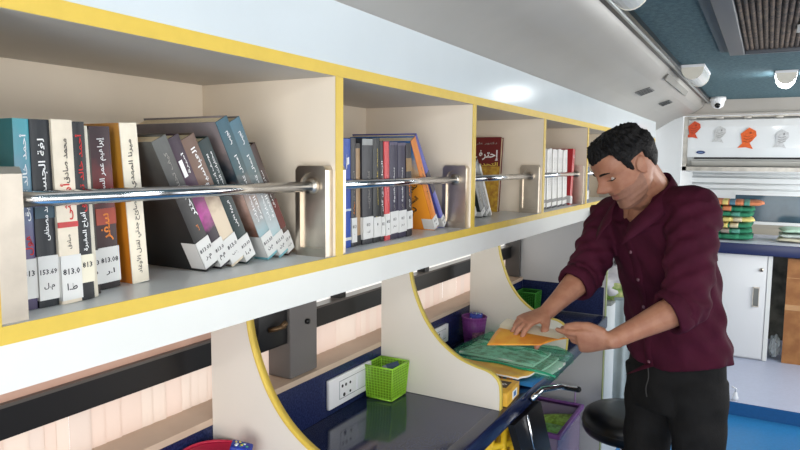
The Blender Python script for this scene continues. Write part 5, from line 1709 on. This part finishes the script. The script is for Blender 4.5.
# ---- shirt
shirt = MB()
SR = [(.846, -.226, 2.268, .183, .128), (.90, -.231, 2.264, .180, .124), (.97, -.240, 2.256, .174, .118), (1.04, -.251, 2.246, .171, .115), (1.12, -.265, 2.228, .174, .117),
      (1.20, -.281, 2.205, .181, .120), (1.27, -.297, 2.180, .186, .118), (1.33, -.308, 2.158, .180, .106), (1.375, -.312, 2.140, .150, .092), (1.410, -.314, 2.126, .100, .078), (1.440, -.316, 2.112, .066, .064)]
rings = []
def dense(tab, sub=4):
    out = []
    for i in range(len(tab) - 1):
        p0, p1, p2, p3 = tab[max(0, i - 1)], tab[i], tab[i + 1], tab[min(len(tab) - 1, i + 2)]
        for k in range(sub):
            t = k / sub
            out.append(tuple(0.5 * (2 * b + (-a + c) * t + (2 * a - 5 * b + 4 * c - d) * t * t + (-a + 3 * b - 3 * c + d) * t ** 3) for a, b, c, d in zip(p0, p1, p2, p3)))
    out.append(tab[-1])
    return out
for i, (z, x, y, a, b) in enumerate(dense(SR)):
    ring = ell((x, y, z), a, b, 64, pw=0.92)
    for k in range(64):
        t = 2 * PI * k / 64
        low = max(0, min(1, (1.02 - z) / .19))
        ring[k].z += 0.045 * low * (math.cos(t) ** 2)
        ring[k].z -= 0.15 * max(0, min(1, (z - 1.32) / .11)) * max(0, (math.sin(t) + .25) / 1.25) ** 1.4
        # soft folds
        f = 0.0035 * math.sin(7 * t + 22 * z) + 0.0030 * math.sin(11 * t - 38 * z + 1) + 0.0045 * math.sin(3 * t + 52 * z + 0.6 * math.sin(5 * t)) * max(0, min(1, (1.3 - z) / .3))
        dirv = (ring[k] - Vector((x, y, ring[k].z))).normalized()
        ring[k] += dirv * f
    rings.append(ring)
shirt.loft(rings, 0)
def sleeve(S, E, Wr, r):
    S, E, Wr = Vector(S), Vector(E), Vector(Wr)
    cuff = E + (Wr - E).normalized() * 0.045
    p, rs = bend(S, E, cuff, r, 10)
    pts, rr = [], []
    for i in range(len(p) - 1):
        for q in range(3):
            t = q / 3
            pts.append(p[i].lerp(p[i + 1], t)); rr.append(rs[i] + (rs[i + 1] - rs[i]) * t)
    pts.append(p[-1]); rr.append(rs[-1])
    n = 36
    ref = MF
    rings = []
    for i, c in enumerate(pts):
        tg = (pts[min(len(pts) - 1, i + 1)] - pts[max(0, i - 1)]).normalized()
        u = (ref - tg * ref.dot(tg)).normalized()
        w = tg.cross(u)
        ring = []
        for k in range(n):
            a = 2 * PI * k / n
            f = 0.0035 * math.sin(3 * a + i * 0.7) + 0.003 * math.sin(5 * a - i * 1.1) + 0.0022 * math.sin(i * 0.9 + 2.2 * math.sin(a + i * .2))
            ring.append(c + (u * math.cos(a) + w * math.sin(a)) * (rr[i] + f))
        rings.append(ring)
    shirt.loft(rings, 0)
    return cuff, (Wr - E).normalized()
def cap(S, inner, r):
    chain(shirt, [inner, S], [r * 1.08, r], 20)
cap(Vector(SH_L), Vector((-0.27, 2.11, 1.355)), 0.070)
cap(Vector(SH_R), Vector((-0.36, 2.17, 1.345)), 0.066)
cuffs = [sleeve(SH_L, EL_L, WR_L, (0.074, 0.063, 0.058)), sleeve(SH_R, EL_R, WR_R, (0.070, 0.060, 0.055))]
sme = remeshed(shirt, 0.005, 4)
so = manpart('shirt', sme, SHIRT)
def shirtpart(name, mb, m):
    o = mb.build(name, m)
    o.data.transform(Matrix.Translation(-ft))
    o.parent = so
    return o
for (c, d), r in zip(cuffs, (0.0575, 0.0545)):            # rolled cuffs
    mb = MB()
    ref = Vector((0, 0, 1))
    u = (ref - d * ref.dot(d)).normalized()
    w = d.cross(u)
    rings = []
    n = 32
    for (t, rr_) in [(-.026, r + .001), (-.024, r + .006), (-.006, r + .0075), (.012, r + .006), (.016, r + .002), (.014, r - .008), (-.01, r - .009)]:
        rings.append([c + d * t + (u * math.cos(2 * PI * k / n) + w * math.sin(2 * PI * k / n)) * (rr_ + 0.0016 * math.sin(5 * 2 * PI * k / n) + 0.001 * math.sin(9 * 2 * PI * k / n + t * 200)) for k in range(n)])
    mb.loft(rings + [rings[0]], 0, cap=False)
    shirtpart('rolled_cuff', mb, SHIRT)
# collar: two leaves standing round the neck, open at the throat
nc = Vector((-0.322, 2.105, 1.428))
for side in (1, -1):
    mb = MB()
    n = 16
    lay = []
    for off in (0.0, 0.0035):
        g = []
        for i in range(n + 1):
            u = i / n
            a = PI / 2 * -1 + side * u * (PI * 0.86)             # from the nape round to the throat
            dirv = ML * math.cos(a) + MF * math.sin(a)
            rin = 0.068 + off + 0.020 * u ** 2
            topz = 0.046 - 0.150 * u ** 1.9
            tpt = nc + dirv * rin + Vector((0, 0, topz)) + MF * (0.020 * u)
            lpt = nc + dirv * (rin + 0.020 + 0.020 * u) + Vector((0, 0, topz - 0.040 - 0.022 * u)) + MF * (0.024 * u)
            g.append((tpt, (tpt + lpt) / 2 + dirv * .004, lpt))
        lay.append(g)
    for L_ in (0, 1):
        vs = [p for tri in lay[L_] for p in tri]
        fs = []
        for i in range(n):
            fs += [(i * 3, (i + 1) * 3, (i + 1) * 3 + 1, i * 3 + 1), (i * 3 + 1, (i + 1) * 3 + 1, (i + 1) * 3 + 2, i * 3 + 2)]
        mb.add(vs, fs, 0, True)
    for i in range(n):
        for j in (0, 2):
            mb.face([lay[0][i][j], lay[0][i + 1][j], lay[1][i + 1][j], lay[1][i][j]], 0)
    mb.face([lay[0][n][0], lay[0][n][1], lay[0][n][2], lay[1][n][2], lay[1][n][1], lay[1][n][0]], 0)
    shirtpart('collar', mb, SHIRT)
# placket strip and buttons down the front
def front_pt(z, off=0.0):
    tab = dense(SR)
    for i in range(len(tab) - 1):
        if tab[i][0] <= z <= tab[i + 1][0]:
            t = (z - tab[i][0]) / (tab[i + 1][0] - tab[i][0])
            x, y, a, b = [tab[i][j] + (tab[i + 1][j] - tab[i][j]) * t for j in (1, 2, 3, 4)]
            return Vector((x, y, z)) + MF * (b + off)
    z_, x, y, a, b = tab[-1]
    return Vector((x, y, z)) + MF * (b + off)
bvh_src = so.data
from mathutils.bvhtree import BVHTree
bv = BVHTree.FromPolygons([v.co + ft for v in bvh_src.vertices], [tuple(p.vertices) for p in bvh_src.polygons])
def on_shirt(z, side=0.0, off=0.001):
    p = front_pt(z) + ML * side + MF * 0.08
    hit = bv.ray_cast(p, -MF)
    return (hit[0] if hit[0] is not None else front_pt(z)) + MF * off
mb = MB()
zs = [0.842 + (1.30 - .842) * i / 40 for i in range(41)]
L0 = [on_shirt(z, -.016, .0006) for z in zs]; L1 = [on_shirt(z, .016, .0006) for z in zs]
L2 = [on_shirt(z, -.014, .0026) for z in zs]; L3 = [on_shirt(z, .014, .0026) for z in zs]
n = len(zs)
vs = L0 + L2 + L3 + L1
fs = []
for r_ in range(3):
    for i in range(n - 1):
        fs.append((r_ * n + i, r_ * n + i + 1, (r_ + 1) * n + i + 1, (r_ + 1) * n + i))
mb.add(vs, fs, 0, True)
shirtpart('placket', mb, SHIRT)
for z in (0.865, 0.955, 1.045, 1.135, 1.225):
    mb = MB()
    c = on_shirt(z, 0, .0022)
    mb.tube([c, c + MF * .0028], [0.0058, 0.0052], 0, 14)
    mb.tube([c + MF * .0028, c + MF * .0031], 0.002, 0, 8)
    shirtpart('button', mb, mat('mauve_button', (130, 92, 104), 0.3))

# ---- trousers
tr = MB()
tr.loft([ell(HIP + Vector((0, 0, z)), a, b, 40) for z, a, b in ((-.16, .150, .118), (-.10, .168, .122), (-.04, .172, .120), (0.03, .168, .114), (.075, .163, .110))], 0)
for hj, kn, an in ((HJ_L, KN_L, AN_L), (HJ_R, KN_R, AN_R)):
    p, r = bend(hj, kn, an + Vector((0, 0, -.03)), (0.098, 0.070, 0.052), 14)
    pts = p
    rings = []
    for i, c in enumerate(pts):
        tg = (pts[min(len(pts) - 1, i + 1)] - pts[max(0, i - 1)]).normalized()
        u = (MF - tg * MF.dot(tg)).normalized()
        w = tg.cross(u)
        rings.append([c + (u * math.cos(a) * 1.04 + w * math.sin(a) * .96) * (r[i] + 0.0025 * math.sin(i * 1.3 + 2 * math.sin(a)) + .0015 * math.sin(4 * a + i)) for a in [2 * PI * k / 32 for k in range(32)]])
    tr.loft(rings, 0)
tme = remeshed(tr, 0.006, 3)
to_ = manpart('trousers', tme, JEANS)
# fly seam and button of the jeans
tb_ = BVHTree.FromPolygons([v.co + ft for v in to_.data.vertices], [tuple(p.vertices) for p in to_.data.polygons])
mb = MB()
pts = []
for i in range(14):
    z = 0.915 - 0.17 * i / 13
    p = Vector((HIP.x, HIP.y, z)) + MF * .3 + ML * (0.004 * math.sin(i))
    h_ = tb_.ray_cast(p, -MF)
    if h_[0] is not None:
        pts.append(h_[0] + MF * .0006)
if len(pts) > 3:
    mb.tube(pts, 0.0022, 0, 6)
    o = mb.build('fly_seam', mat('seam_thread', (64, 62, 60), 0.8)); o.data.transform(Matrix.Translation(-ft)); o.parent = to_
for an in (AN_L, AN_R):
    mb = MB()
    rings = []
    for (u, w_, h0, h1) in [(-.075, .022, -.088, -.02), (-.06, .036, -.09, -.0), (-.01, .040, -.09, .0), (.05, .043, -.09, -.02), (.11, .046, -.09, -.04), (.16, .040, -.09, -.05), (.19, .02, -.089, -.065)]:
        rings.append([an + MF * u + ML * (w_ * math.cos(a)) + Vector((0, 0, (h0 + h1) / 2 + (h1 - h0) / 2 * math.copysign(abs(math.sin(a)) ** .6, math.sin(a)))) for a in [2 * PI * k / 18 for k in range(18)]])
    mb.loft(rings, 0)
    manpart('shoe', mb, mat('dark_shoe', (36, 32, 30), 0.5))

# ------------------------------------------------------------------ light
w = bpy.data.worlds.new('daylight')
SC.world = w
w.use_nodes = True
bg = w.node_tree.nodes['Background']
bg.inputs['Color'].default_value = (0.93, 0.96, 1.0, 1)
bg.inputs['Strength'].default_value = 1.8

def area(name, loc, rot, sx, sy, power, col=(1, 1, 1)):
    l = bpy.data.lights.new(name, 'AREA')
    l.shape = 'RECTANGLE'
    l.size, l.size_y = sx, sy
    l.energy = power
    l.color = col
    o = bpy.data.objects.new(name, l)
    C.objects.link(o)
    o.location = loc
    o.rotation_euler = rot
    return o
# daylight arriving through the openings of the right wall
for k, (y0, y1, pw) in enumerate([(-1.44, 0.2, 9), (0.36, 1.15, 7), (2.06, 3.6, 12), (3.76, 6.1, 44)]):  # last lamp, out of view, enlarged and raised to brighten the far end
    area('window_daylight', (XR + 0.05, (y0 + y1) / 2, 1.3), (0, R(90), 0), 0.88, y1 - y0 - .02, pw, (1.0, 0.985, 0.95))

area('doorway_daylight', (0.45, YB - .05, 1.15), (R(90), 0, 0), 1.3, 1.6, 48, (1.0, 0.985, 0.955))
vs_ = SC.view_settings
vs_.view_transform = 'Standard'
vs_.look = 'None'
vs_.exposure = 0.0
vs_.gamma = 1.0
vs_.use_curve_mapping = False
